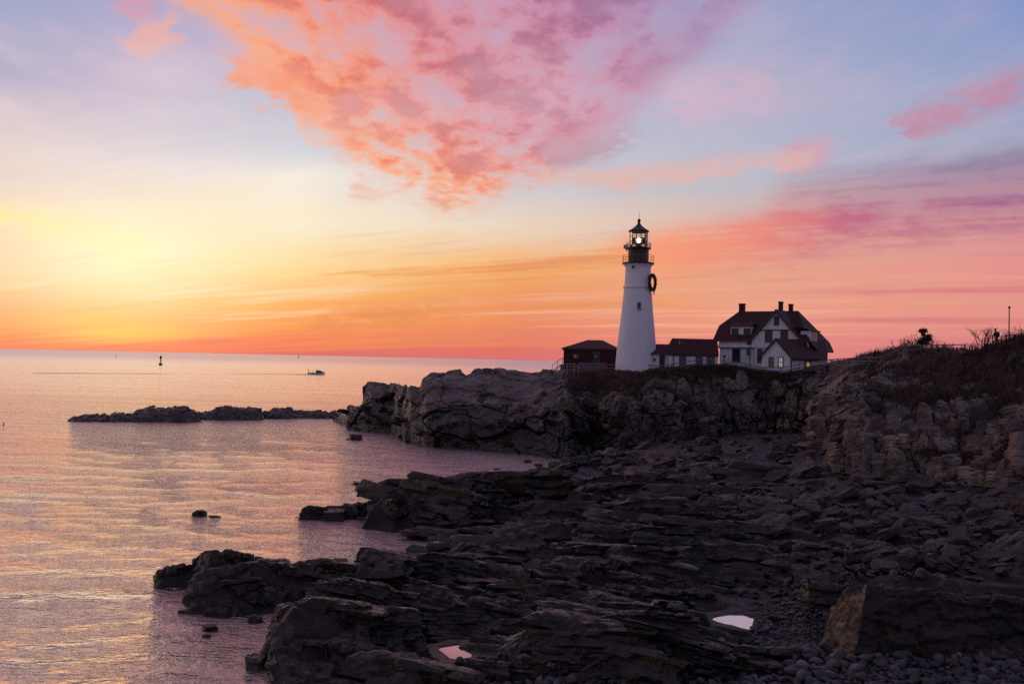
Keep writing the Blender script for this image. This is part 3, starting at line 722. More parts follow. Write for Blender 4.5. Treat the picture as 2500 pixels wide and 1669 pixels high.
for k, (poly, pz) in enumerate(zip(POOLS, POOL_Z)):
    pts = [gp(x, y, pz) for x, y in poly]; c = sum(pts, Vector()) / len(pts)
    pts = [c + (p - c) * 1.18 for p in pts]
    me = bpy.data.meshes.new('tide_pool'); me.from_pydata([tuple(p) for p in pts], [], [tuple(range(len(pts)))]); me.update()
    o = link('tide_pool', me, mat=POOLWATER[k]); o['kind'] = 'structure'
# ------------------------------------------------------------------ building materials
def shingle_mat(name, c0, c1, rough=0.7):
    m, T, b = new_mat(name); p = pos(); x, y, z = sepz(p)
    n = noise(p, 0.8, 4, 0.6); k = noise(scale3(p, 2.5, 2.5, 9.0), 1.0, 3, 0.6)
    setin(b, 'Base Color', mix(n * 0.6 + k * 0.4, c0, c1)); b.inputs['Roughness'].default_value = rough
    b.inputs['Specular IOR Level'].default_value = 0.25
    bump(b, k, 0.5, 0.03); return m
def clap_mat(name, c, grime=0.12):
    m, T, b = new_mat(name); p = pos(); x, y, z = sepz(p)
    n = noise(p, 0.7, 5, 0.65); s = noise(scale3(p, 4.0, 4.0, 0.5), 1.0, 3, 0.6)
    saw = E.m('FRACT', z * 6.5)
    setin(b, 'Base Color', mix(sstep(n * 0.5 + s * 0.5, 0.35, 0.7), tuple(v * (1 - grime * 1.6) for v in c), c))
    b.inputs['Roughness'].default_value = 0.55; bump(b, saw, 0.35, 0.02); return m
M_WALL = clap_mat('white_shingle', (0.80, 0.79, 0.79))
M_TRIM = plain('grey_trim', (0.060, 0.062, 0.060), 0.6)
M_WTRIM = plain('white_trim', (0.72, 0.71, 0.70), 0.5, var=0.05)
M_ROOF = shingle_mat('red_roof', (0.030, 0.0082, 0.0085), (0.064, 0.016, 0.0155))
M_BRICK = shingle_mat('dark_brick', (0.040, 0.013, 0.012), (0.080, 0.025, 0.022), 0.8)
M_GLASS = plain('dark_glass', (0.018, 0.020, 0.022), 0.08, var=0.3)
M_DOOR = plain('grey_green_door', (0.085, 0.095, 0.09), 0.5)
M_IRON = plain('black_iron', (0.016, 0.012, 0.013), 0.45)
M_BRASS = plain('yellow_rail', (0.42, 0.20, 0.035), 0.5)
M_WOOD = plain('weathered_wood', (0.17, 0.145, 0.15), 0.75, var=0.3)
M_RAILW = plain('white_pipe', (0.36, 0.33, 0.33), 0.4)
M_GREY = plain('grey_boards', (0.15, 0.115, 0.12), 0.7, var=0.3)
def emit_mat(name, c, s, var=0.0):
    m, T, b = new_mat(name); setin(b, 'Base Color', c); setin(b, 'Emission Color', c)
    if var:
        n = noise(pos(), 1.6, 3, 0.6); setin(b, 'Emission Strength', n * (s * 2 * var) + s * (1 - var))
    else: b.inputs['Emission Strength'].default_value = s
    return m
M_LAMP = emit_mat('lamp_lens', (1.0, 0.93, 0.72), 3.0)
M_LIT = emit_mat('lit_window', (1.0, 0.62, 0.16), 0.30, 0.7)
def pane_mat():
    m = bpy.data.materials.new('lantern_glass'); m.use_nodes = True; T = m.node_tree; T.nodes.clear()
    t = T.nodes.new('ShaderNodeBsdfTransparent'); t.inputs[0].default_value = (.93, .94, .95, 1)
    g = T.nodes.new('ShaderNodeBsdfGlossy'); g.inputs['Roughness'].default_value = 0.05
    f = T.nodes.new('ShaderNodeFresnel'); f.inputs[0].default_value = 1.35
    mx = T.nodes.new('ShaderNodeMixShader'); o = T.nodes.new('ShaderNodeOutputMaterial')
    T.links.new(f.outputs[0], mx.inputs[0]); T.links.new(t.outputs[0], mx.inputs[1]); T.links.new(g.outputs[0], mx.inputs[2]); T.links.new(mx.outputs[0], o.inputs[0]); return m
M_PANE = pane_mat()
def tower_mat():
    m, T, b = new_mat('whitewashed_stone'); p = pos()
    n = noise(p, 0.5, 4, 0.6); k = noise(scale3(p, 2.2, 2.2, 5.0), 1.0, 4, 0.65)
    st = noise(scale3(p, 3.0, 3.0, 0.15), 1.0, 3, 0.6)
    c = mix(sstep(n * 0.5 + k * 0.5, 0.3, 0.7), (0.70, 0.69, 0.69), (0.82, 0.81, 0.81))
    c = mix(sstep(st, 0.58, 0.75) * 0.35, c, (0.45, 0.41, 0.38))
    setin(b, 'Base Color', c); b.inputs['Roughness'].default_value = 0.6; bump(b, k, 0.6, 0.10); return m
M_TOWER = tower_mat()

# ------------------------------------------------------------------ lighthouse
TP = at(1553, 903, 150.0); U = 150.0 / F0
def lighthouse():
    r = empty('lighthouse', TP); tag(r, 'tall white conical lighthouse tower with black lantern room and lit lamp', 'lighthouse')
    zz = lambda y: (903 - y) * U
    w = MB().lathe([(51.8 * U, -1.2)] + [(a * U, zz(y)) for a, y in ((51.5, 903), (50.4, 888), (48.6, 862), (46.3, 837), (42.6, 800), (38.9, 768), (35.6, 730), (33.2, 704))], 64).build('shaft', M_TOWER, r, True)
    MB().lathe([(a * U, zz(y)) for a, y in ((33.1, 704.5), (35.0, 704), (35.8, 702), (35.4, 700), (33.0, 699.5))], 64).build('belt_course', M_TOWER, r, True)
    MB().lathe([(a * U, zz(y)) for a, y in ((32.9, 700), (31.6, 680), (31.0, 664), (31.5, 663.6), (31.5, 661.2), (30.9, 660.8), (31.0, 654), (33.5, 648), (36.5, 645.5))], 64).build('upper_shaft', M_TOWER, r, True)
    d = MB().lathe([(36 * U, zz(645.6)), (38.8 * U, zz(645)), (39 * U, zz(641.8)), (20 * U, zz(641.5))], 48).build('gallery_deck', M_IRON, r)
    rl = MB()
    for k in range(20):
        a = 2 * math.pi * (k + .5) / 20; c, s_ = math.cos(a) * 38 * U, math.sin(a) * 38 * U
        rl.tube([(c, s_, zz(642)), (c, s_, zz(624))], .022, 5)
    for y in (624, 630, 636):
        rl.tube([(math.cos(2 * math.pi * k / 40) * 38 * U, math.sin(2 * math.pi * k / 40) * 38 * U, zz(y)) for k in range(41)], .014 if y > 624 else .026, 4, False)
    rl.build('railing', M_BRASS, d)
    MB().lathe([(25.4 * U, zz(642)), (25.2 * U, zz(625)), (25.0 * U, zz(609)), (27.5 * U, zz(607))], 48).build('watch_room', M_IRON, r, True)
    d2 = MB().lathe([(25 * U, zz(609)), (30.2 * U, zz(608)), (30.6 * U, zz(605.2)), (12 * U, zz(605))], 48).build('lantern_deck', M_IRON, r)
    rl = MB()
    for k in range(16):
        a = 2 * math.pi * (k + .3) / 16; c, s_ = math.cos(a) * 29.8 * U, math.sin(a) * 29.8 * U
        rl.tube([(c, s_, zz(606)), (c, s_, zz(592.5))], .032, 4)
    for y in (592.5, 597, 601):
        rl.tube([(math.cos(2 * math.pi * k / 32) * 29.8 * U, math.sin(2 * math.pi * k / 32) * 29.8 * U, zz(y)) for k in range(33)], .026, 4, False)
    rl.build('railing', M_IRON, d2)
    # lantern room: 12 posts, 3 rings, a pane between every two posts
    lf = MB(); n = 12; R = 21.8 * U
    P = [(math.cos(2 * math.pi * (k + .25) / n) * R, math.sin(2 * math.pi * (k + .25) / n) * R) for k in range(n)]
    for x, y in P: lf.tube([(x, y, zz(605)), (x, y, zz(563))], .055, 4)
    for y in (604, 598, 589, 577, 566.5):
        lf.tube([(*P[k % n], zz(y)) for k in range(n + 1)], .05 if y in (604, 566.5) else .032, 4, False)
    fr = lf.build('lantern_frame', M_IRON, r)
    for k in range(n):
        (x0, y0), (x1, y1) = P[k], P[(k + 1) % n]
        mx_, my_ = (x0 + x1) / 2, (y0 + y1) / 2
        solid = mx_ > .62 * R * .9 and my_ < .75 * R            # blank landward panels
        pn = MB().add([(x0 * .985, y0 * .985, zz(604)), (x1 * .985, y1 * .985, zz(604)), (x1 * .985, y1 * .985, zz(566)), (x0 * .985, y0 * .985, zz(566))], [(0, 1, 2, 3)])
        if solid:
            pn = MB().prism([(x0 * .985, y0 * .985, zz(604)), (x1 * .985, y1 * .985, zz(604)), (x1 * .985, y1 * .985, zz(566)), (x0 * .985, y0 * .985, zz(566))], (-mx_ * .02, -my_ * .02, 0))
        pn.build('pane', M_WTRIM if solid else M_PANE, fr)
    rf = MB().lathe([(22 * U, zz(566)), (25.3 * U, zz(565)), (25.3 * U, zz(562.8)), (18 * U, zz(558.5)), (10 * U, zz(552.5)), (5 * U, zz(547.5)), (3.6 * U, zz(545)), (3.2 * U, zz(543)), (4.1 * U, zz(542.6)), (2.6 * U, zz(541.5))], 24).build('lantern_roof', M_IRON, r, True)
    MB().lathe([(.3 * U, zz(542.5))] + [(4.3 * U * math.sin(math.pi * k / 10), zz(537.6) - 4.3 * U * math.cos(math.pi * k / 10)) for k in range(1, 10)] + [(.1 * U, zz(533))], 20).build('ventilator_ball', M_IRON, rf, True)
    MB().tube([(0, 0, zz(533.6)), (0, 0, zz(513))], [.04, .015], 5).build('lightning_rod', M_IRON, rf)
    # lamp on its stand
    toC = Vector((-TP.x, -TP.y, 0)).normalized(); side = Vector((-toC.y, toC.x, 0))
    st = MB().tube([(0, 0, zz(605)), (0, 0, zz(597)), (0, 0, zz(594))], [.34, .22, .30], 12)
    Mx = Matrix((( side.x, toC.x, 0, 0), (side.y, toC.y, 0, 0), (0, 0, 1, 0), (0, 0, 0, 1)))
    for s_ in (-1, 1): st.box((s_ * .80, -.1, zz(587)), (.5, .5, 13 * U), Mx)
    st.box((0, -.1, zz(593.3)), (2.1, .5, .12), Mx); st.box((0, -.1, zz(580.3)), (2.1, .5, .12), Mx)
    sd = st.build('lamp_stand', M_IRON, r)
    c = toC * .25 + Vector((0, 0, zz(587)))
    bl = MB(); vs = []; fs = []
    for i in range(9):
        for k in range(20):
            th, ph = math.pi * i / 8, 2 * math.pi * k / 20
            q = side * (math.sin(th) * math.cos(ph)) + Vector((0, 0, 1)) * (math.sin(th) * math.sin(ph)) + toC * (math.cos(th) * .5)
            vs.append(c + q * 6.3 * U)
    for i in range(8):
        for k in range(20): fs.append((i * 20 + k, i * 20 + (k + 1) % 20, (i + 1) * 20 + (k + 1) % 20, (i + 1) * 20 + k))
    bl.add(vs, fs).build('lamp_lens', M_LAMP, sd, True)
    # tower window and port, fog-detector horn
    def opening(x, y0, y1, wpx, nm, rad):
        dx = (x - (1553 + (903 - (y0 + y1) / 2) * .0222)) * U; rr = rad * U
        c_ = toC * math.sqrt(max(rr * rr - dx * dx, .01)) + side * -dx * (-1)
        c_ = toC * math.sqrt(max(rr * rr - dx * dx, .01)) + (side * dx if side.x > 0 else side * -dx)
        h = (y1 - y0) * U; zc = zz((y0 + y1) / 2)
        win = MB().box((0, 0, 0), (wpx * U, .3, h), Matrix.Translation(c_ + Vector((0, 0, zc))) @ Mx).build(nm, M_GLASS, r)
        f_ = MB(); T_ = Matrix.Translation(c_ + Vector((0, 0, zc)) + toC * .1) @ Mx
        for sx in (-1, 1): f_.box((sx * wpx * U / 2, 0, 0), (.10, .22, h + .1), T_)
        f_.box((0, 0, h / 2), (wpx * U + .16, .26, .10), T_); f_.box((0, 0, -h / 2), (wpx * U + .2, .34, .12), T_)
        f_.build('frame', M_TRIM, win)
    opening(1560.5, 741, 757, 6.4, 'window', 35.4); opening(1547, 652, 656, 3.6, 'port', 30.9)
    hc = (side if side.x < 0 else -side) * 31.5 * U + Vector((0, 0, zz(602.5))) + toC * .3
    hz_ = MB().box(tuple(hc), (.62, .5, .62)); hz_.tube([hc + Vector((0, 0, -.3)), hc + Vector((.3, 0, -.75))], .07, 5)
    hz_.build('fog_detector', M_RAILW, r)
lighthouse()
def wreath():
    n = Vector((-TP.x, -TP.y, 0)).normalized(); ang = math.radians(66)
    nd = Matrix.Rotation(ang, 3, 'Z') @ n                     # turned towards the land, right of the view line
    c = TP + nd * (33.0 * U + .35) + Vector((0, 0, (903 - 690) * U))
    o = empty('wreath', c + Vector((0, 0, -20 * U))); tag(o, 'large dark evergreen wreath hanging on the side of the lighthouse', 'wreath')
    s = nd.cross(Vector((0, 0, 1))).normalized(); rng = random.Random(5); mb = MB(); R = 18.2 * U
    for k in range(900):
        a = rng.uniform(0, 2 * math.pi); tl = rng.uniform(0, 2 * math.pi); rr = .30 * math.sqrt(rng.random())
        rad = s * math.cos(a) + Vector((0, 0, 1)) * math.sin(a)
        p = rad * (R + rr * math.cos(tl)) + nd * rr * math.sin(tl) + Vector((0, 0, 20 * U))
        d = Vector((rng.uniform(-1, 1), rng.uniform(-1, 1), rng.uniform(-1, 1))).normalized() * rng.uniform(.12, .26); e = d.cross(Vector((.3, .5, .8))).normalized() * .05
        mb.add([p - e, p + e, p + d], [(0, 1, 2)])
    mb.build('greenery', plain('evergreen', (0.018, 0.020, 0.013), 0.8), o)
    pts = [(s * math.cos(a) + Vector((0, 0, 1)) * math.sin(a)) * R + Vector((0, 0, 20 * U)) for a in [2 * math.pi * k / 32 for k in range(33)]]
    MB().tube(pts, .20, 6, False).build('ring', plain('wreath_core', (0.02, 0.018, 0.012), 0.8), o)
    b = MB(); b0 = Vector((0, 0, 1.6 * U)) + nd * .3
    for sg in (-1, 1):
        b.add([b0, b0 + s * sg * .5 + Vector((0, 0, .22)), b0 + s * sg * .5 + Vector((0, 0, -.2)), b0 + nd * .08], [(0, 1, 2), (0, 2, 3), (0, 3, 1)])
        b.add([b0, b0 + s * sg * .28 + Vector((0, 0, -.8)), b0 + s * sg * .08 + Vector((0, 0, -.8)), b0 + nd * .08], [(0, 1, 2), (0, 2, 3), (0, 3, 1)])
    b.build('bow', plain('red_bow', (0.25, 0.03, 0.03), 0.5), o)
wreath()

# ------------------------------------------------------------------ facades measured off the photograph
class Fac:
    """a vertical facade plane; s runs along it to the right, depth runs away from the viewer"""
    def __init__(f, x, y, Y, phi, name, label, cat):
        A = at(x, y, Y); f.A = A; az = math.atan2(A.x, A.y); f.a = -(az + math.radians(phi))
        f.e = Vector((math.cos(f.a), math.sin(f.a), 0)); f.b = Vector((-math.sin(f.a), math.cos(f.a), 0))
        f.o = tag(empty(name, A, f.a), label, cat)
    def p(f, x, y, dep=0.0):
        r = ray(x, y); O = f.A + f.b * dep
        t = (O.x * f.b.x + O.y * f.b.y) / (r.x * f.b.x + r.y * f.b.y)
        q = Vector((r.x * t, r.y * t, EYE + r.z * t)) - f.A
        return q.dot(f.e), q.z
    def s(f, x, y, dep=0.0): return f.p(x, y, dep)[0]
    def z(f, x, y, dep=0.0): return f.p(x, y, dep)[1]
def window(F, x0, x1, y0, y1, dep=0.0, glass=None, muntin=True, frame=None, name='window', fw=.16):
    """a window part (glass) with frame and glazing bars as sub-parts; dep is the facade depth, pixels give place and size"""
    xm, ym = (x0 + x1) / 2, (y0 + y1) / 2
    s0, s1 = F.s(x0, ym, dep), F.s(x1, ym, dep); z0, z1 = F.z(xm, y1, dep), F.z(xm, y0, dep)
    return window_at(F.o, s0, s1, z0, z1, dep, glass, muntin, frame, name, fw)
def window_at(par, s0, s1, z0, z1, dep, glass=None, muntin=True, frame=None, name='window', fw=.16):
    g = MB().box(((s0 + s1) / 2, dep - .01, (z0 + z1) / 2), (s1 - s0 - .02, .08, z1 - z0 - .02)).build(name, glass or M_GLASS, par)
    f = MB()
    for s in (s0, s1): f.box((s, dep - .03, (z0 + z1) / 2), (fw, .16, z1 - z0 + fw))
    for z in (z0, z1): f.box(((s0 + s1) / 2, dep - .034, z), (s1 - s0 + fw, .18, fw))
    f.build('frame', frame or M_TRIM, g)
    if muntin:
        m = MB(); m.box(((s0 + s1) / 2, dep - .055, (z0 + z1) / 2), (s1 - s0 - .06, .05, .09))
        m.box(((s0 + s1) / 2, dep - .052, (z0 + z1) / 2), (.05, .04, z1 - z0 - .1))
        m.build('glazing_bar', frame or M_TRIM, g)
    return g

def brick_building():
    F = Fac(1375, 903, 160.0, 4, 'brick_building', 'low dark red brick building with hipped roof beside the lighthouse', 'building'); o = F.o
    s1 = F.s(1510, 880); D = 8.5; hE = F.z(1440, 851)
    w = MB().box((s1 / 2, D / 2, hE / 2 - .6), (s1, D, hE + 1.2)).build('wall', M_BRICK, o)
    MB().box((s1 / 2, D / 2, hE - .14), (s1 + .5, D + .5, .30)).build('cornice', M_IRON, o)
    ra, rz = F.p(1435, 829.5, D / 2); rb = F.s(1471, 829.5, D / 2)
    rf = MB(); e = .45
    rf.add([(-e, -e, hE), (s1 + e, -e, hE), (s1 + e, D + e, hE), (-e, D + e, hE), (ra, D / 2, rz), (rb, D / 2, rz)], [(0, 1, 5, 4), (1, 2, 5), (2, 3, 4, 5), (3, 0, 4), (3, 2, 1, 0)])
    rf.build('roof', M_ROOF, o)
    window(F, 1401, 1413.5, 864, 874.5, muntin=True, frame=M_TRIM)
    g = window(F, 1450, 1463, 862, 884, muntin=True, frame=M_TRIM)
    sx0, sx1 = F.s(1444, 861), F.s(1465, 861)
    MB().box(((sx0 + sx1) / 2, -.05, F.z(1455, 860.5)), (sx1 - sx0, .2, .16)).build('lintel', M_GREY, o)
    MB().box((F.s(1404.5, 869), -.06, F.z(1404, 869)), (.42, .12, .55)).build('shutter', M_RAILW, o)
    MB().box((F.s(1454.5, 869), -.06, F.z(1454, 869.5)), (.34, .12, .3)).build('notice', M_RAILW, o)
    st = MB()                                       # steps and handrail at the seaward end
    for k in range(6): st.box((-.35 - k * .28, .8, .9 - k * .22), (.3, 1.2, .12))
    st.box((-.3, .8, .4), (.5, 1.1, 1.0)); st.build('steps', M_GREY, o)
    hr = MB(); hr.tube([(-.15, .2, 2.1), (-1.9, .2, .8)], .05, 5); hr.tube([(-.15, .2, 2.1), (-.15, .2, .9)], .05, 5); hr.tube([(-1.9, .2, .8), (-1.9, .2, -.8)], .05, 5); hr.tube([(-1.0, .2, 1.45), (-1.0, .2, 0)], .04, 5)
    hr.build('handrail', M_GREY, o)
brick_building()
def connector():
    F = Fac(1588, 903, 147.6, -7, 'passage_building', 'long low white passage building with red roof between tower and house', 'building'); o = F.o
    hE = F.z(1620, 864); sA = F.s(1631, 880); sB = F.s(1753, 880, .0); D = 5.5
    MB().box((sA / 2, D / 2, hE / 2 - .6), (sA - .06, D - .6, hE + 1.2)).build('wall', M_WALL, o)
    MB().box(((sA + sB) / 2, D / 2 - .3, hE / 2 - .6), (sB - sA, D, hE + 1.2)).build('wall', M_WALL, o)
    # the main roof
    e = .35; y0, y1 = -.3 - e, D - .3 + e; ym = (y0 + y1) / 2
    ra, rz = F.p(1641, 825.5, ym); rb = F.s(1751, 827, ym); eL = F.s(1631, 843)
    rf = MB(); rf.add([(eL - .15, y0, hE - .05), (sB, y0, hE - .05), (sB, y1, hE - .05), (eL - .15, y1, hE - .05), (ra, ym, rz), (rb, ym, rz)], [(0, 1, 5, 4), (1, 2, 5), (2, 3, 4, 5), (3, 0, 4), (3, 2, 1, 0)])
    r_ = rf.build('roof', M_ROOF, o)
    MB().tube([(F.s(1659, 838, 1.2), 1.2, F.z(1659, 841, 1.2)), (F.s(1659, 838, 1.2), 1.2, F.z(1659, 830.5, 1.2))], .09, 8).build('vent_pipe', M_RAILW, r_)
    l0 = F.s(1578, 863); ra2, rz2 = F.p(1599, 839.5, D / 2); hA = F.z(1600, 864)
    rf = MB(); rf.add([(l0, -.3, hA), (sA, -.3, hA), (sA, D - .3, hA), (l0, D - .3, hA), (ra2, D / 2 - .3, rz2), (sA + .8, D / 2 - .3, rz2)], [(0, 1, 5, 4), (1, 2, 5), (2, 3, 4, 5), (3, 0, 4), (3, 2, 1, 0)])
    rf.build('roof', M_ROOF, o)
    window(F, 1593, 1600, 875, 880, muntin=False, fw=.08, dep=.24)
    window(F, 1611, 1622, 866, 896, dep=.22, glass=M_IRON, muntin=False, name='door', fw=.10)
    for x0, x1, g in ((1659, 1674, M_DOOR), (1699, 1714, M_DOOR), (1726, 1743, M_DOOR)):
        window(F, x0, x1, 866, 897, dep=-.3, glass=g, name='door', fw=.12)
    MB().box(((sA + sB) / 2, -.36, hE - .12), (sB - sA, .12, .22)).build('fascia', M_TRIM, o)
    MB().box((F.s(1644, 880, -.3), -.34, F.z(1644, 880, -.3) - .5), (.14, .1, 2.6)).build('downpipe', M_TRIM, o)
connector()

def house():
    F = Fac(1756, 903, 153.0, 22, 'keepers_house', 'large white keeper house with dark red hipped roof and three chimneys', 'house'); o = F.o
    D = 10.0; dm = D / 2
    s1 = F.s(1972, 860); hE = F.z(1800, 829); hF = F.z(1800, 849.5)
    # walls: ground floor, flared upper band
    MB().box((s1 / 2, D / 2, hF / 2 - .8), (s1, D, hF + 1.6)).build('wall', M_WALL, o)
    up = MB(); a, b = .22, .0
    v = [(-a, -a, hF + .12), (s1 + a, -a, hF + .12), (s1 + a, D + a, hF + .12), (-a, D + a, hF + .12), (b, b - .02, hE), (s1 - b, b - .02, hE), (s1 - b, D - b, hE), (b, D - b, hE)]
    up.add(v, [(0, 1, 5, 4), (1, 2, 6, 5), (2, 3, 7, 6), (3, 0, 4, 7), (4, 5, 6, 7), (3, 2, 1, 0)]).build('upper_wall', M_WALL, o)
    MB().box((s1 / 2, D / 2, hF + .04), (s1 + .5, D + .5, .15)).build('belt_board', M_TRIM, o)
    # main hipped roof with a steeper skirt on the seaward end
    ra, rz = F.p(1804, 760, dm); rb = F.s(1949, 760, dm)
    eL = F.s(1748, 826, .8); kL, kz = F.p(1757, 795, 2.5)
    eR, ez = F.p(2010, 826, dm - 1.5)
    y0, y1 = -.55, D + .55; t = (kz - (hE - .1)) / (rz - (hE - .1)); yk0 = y0 + (dm - y0) * t; yk1 = y1 - (y1 - dm) * t; kR = eR + (rb - eR) * t
    rf = MB(); zE = hE - .1
    pe, pz = F.p(2031, 858, D - 1.5); eF = F.s(1978, 828, 0)
    rf.add([(eL, y0, zE), (eF, y0, zE), (pe, 1.0, pz), (pe, D - .4, pz), (eF, y1, zE), (eL, y1, zE), (kL, yk0, kz), (kL, yk1, kz), (ra, dm, rz), (rb, dm, rz), (pe - .1, 1.1, pz - .2), (pe - .1, D - .5, pz - .2), (eF, y0 + .2, zE - .25), (eF, y1 - .2, zE - .25)],
           [(0, 1, 9, 6), (6, 9, 8), (1, 2, 9), (2, 3, 9), (3, 4, 9), (4, 5, 7, 9), (7, 8, 9), (5, 0, 6, 7), (7, 6, 8), (2, 10, 11, 3), (1, 12, 10, 2), (3, 11, 13, 4), (12, 13, 11, 10), (0, 5, 4, 1)])
    roof = rf.build('roof', M_ROOF, o)
    MB().box(((eL + eF) / 2, (y0 + y1) / 2, zE - .09), (eF - eL + .04, y1 - y0 + .04, .17)).build('eaves_board', M_TRIM, o)
    # porch roof running on down to the right, on posts
    for yy in (1.0, 4.2, 7.5): MB().box((pe - .55, yy, pz / 2 - .6), (.28, .28, pz + 1.0)).build('porch_post', M_TRIM, o)
    MB().box((s1 + (pe - s1) * .30, 4.6, pz / 2 - .6), ((pe - s1) * .6, 6.4, pz + .9)).build('side_wall', M_WALL, o)
    # chimneys
    for x0, x1, yt, yb, dp in ((1806, 1818, 741, 768, dm + .4), (1902.5, 1910.5, 736, 764, dm - .3), (1927, 1935, 742, 768, dm + .6)):
        sa, zt = F.p(x0, yt, dp); sb = F.s(x1, yt, dp); zb = F.z(x0, yb, dp)
        c = MB().box(((sa + sb) / 2, dp, (zt + zb) / 2), (sb - sa, .75, zt - zb)).build('chimney', M_BRICK, roof)
        MB().box(((sa + sb) / 2, dp, zt - .12), (sb - sa + .12, .87, .22)).build('cap', M_BRICK, c)
    # front cross gable
    gd = -.7; ga, gz = F.p(1895.5, 757, gd); gl, glz = F.p(1830, 831, gd); gr, grz = F.p(1960, 829, gd)
    zb = min(glz, grz)
    gw = MB().prism([(gl + .35, gd, hF + .1), (gr - .35, gd, hF + .1), (gr - .35, gd, zb), (ga, gd, gz - .25), (gl + .35, gd, zb)], (0, 1.5, 0)).build('gable_wall', M_WALL, o)
    MB().prism([(gl + .9, gd + .1, -.8), (gr - .9, gd + .1, -.8), (gr - .9, gd + .1, hF + .05), (gl + .9, gd + .1, hF + .05)], (0, 1.2, 0)).build('wall', M_WALL, o)
    for ex, ez2 in ((gl - .35, zb - .35), (gr + .35, zb - .35)):
        q = MB(); th = .28
        q.add([(ga, gd - .45, gz + .15), (ga, dm, gz + .15), (ex, dm, ez2), (ex, gd - .45, ez2), (ga, gd - .45, gz + .15 - th), (ga, dm, gz + .15 - th), (ex, dm, ez2 - th), (ex, gd - .45, ez2 - th)],
              [(0, 1, 2, 3), (4, 7, 6, 5), (0, 3, 7, 4), (1, 5, 6, 2), (3, 2, 6, 7), (0, 4, 5, 1)]).build('gable_roof', M_ROOF, o)
        MB().add([(ga, gd - .5, gz + .02), (ex, gd - .5, ez2 - .12), (ex, gd - .5, ez2 - .42), (ga, gd - .5, gz - .34), (ga, gd - .45, gz + .02), (ex, gd - .45, ez2 - .12), (ex, gd - .45, ez2 - .42), (ga, gd - .45, gz - .34)],
                 [(0, 1, 2, 3), (7, 6, 5, 4), (0, 4, 5, 1), (2, 6, 7, 3), (1, 5, 6, 2), (0, 3, 7, 4)]).build('barge_board', M_TRIM, o)
    zt_ = F.z(1895, 805, gd); f_ = (zt_ - zb) / (gz - zb)
    sl = gl + (ga - gl) * f_ + .35; sr = gr + (ga - gr) * f_ - .35
    MB().box(((sl + sr) / 2, gd - .06, zt_), (sr - sl, .14, .16)).build('belt_board', M_TRIM, o)
    window(F, 1891, 1901, 772, 793, dep=gd)
    window(F, 1869, 1884.5, 807, 834, dep=gd); window(F, 1907, 1922.5, 807, 834, dep=gd)
    # shed dormer
    dd = .55; da, dz1 = F.p(1784, 797, dd); db = F.s(1834, 797, dd); dz0 = F.z(1800, 820.5, dd)
    dorm = MB().prism([(da, dd, dz0), (db, dd, dz0), (db, dd, dz1), (da, dd, dz1)], (0, 3.0, 0)).build('dormer', M_WALL, o)
    MB().add([(da - .2, dd - .25, dz1), (db + .2, dd - .25, dz1), (db + .2, 4.2, dz1 + .9), (da - .2, 4.2, dz1 + .9), (da - .2, dd - .25, dz1 + .13), (db + .2, dd - .25, dz1 + .13), (db + .2, 4.2, dz1 + 1.03), (da - .2, 4.2, dz1 + 1.03)],
             [(3, 2, 1, 0), (4, 5, 6, 7), (0, 1, 5, 4), (1, 2, 6, 5), (2, 3, 7, 6), (3, 0, 4, 7)]).build('roof', M_ROOF, dorm)
    window(F, 1787.5, 1802, 802, 818.5, dep=dd); window(F, 1817, 1831, 802, 818.5, dep=dd)
    # ground-floor windows and pipe
    window(F, 1789, 1806.5, 852, 882.5); window(F, 1824, 1830, 852, 866, muntin=False, dep=gd + .1); window(F, 1850, 1860, 852, 884, dep=gd + .1)
    sp_ = F.s(1830.5, 880, gd)
    MB().tube([(sp_, gd - .05, F.z(1830, 866, gd)), (sp_, gd - .05, -.6)], .07, 6).build('downpipe', M_TRIM, o)
    # dormer in the landward roof slope with three narrow windows facing right
    DY = .55; q0, qz = F.p(1981, 808, DY); qz0 = F.z(1981, 831, DY); q1 = F.s(1955, 809, DY)
    sd = MB().prism([(q1, DY, qz0), (q0, DY, qz0), (q0, DY, qz), (q1, DY, qz)], (0, 3.0, 0)).build('dormer', M_WALL, o)
    MB().add([(q1 - .8, DY - .3, qz + .75), (q0 + .45, DY - .3, qz - .05), (q0 + .45, DY + 3.3, qz - .05), (q1 - .8, DY + 3.3, qz + .75), (q1 - .8, DY - .3, qz + .9), (q0 + .45, DY - .3, qz + .1), (q0 + .45, DY + 3.3, qz + .1), (q1 - .8, DY + 3.3, qz + .9)],
             [(3, 2, 1, 0), (4, 5, 6, 7), (0, 1, 5, 4), (1, 2, 6, 5), (2, 3, 7, 6), (3, 0, 4, 7)]).build('roof', M_ROOF, sd)
    for k in range(3):
        yy = DY + .45 + k * .95
        MB().box((q0 + .02, yy, (qz + qz0) / 2), (.08, .5, (qz - qz0) * .78)).build('window', M_GLASS, o)
house()
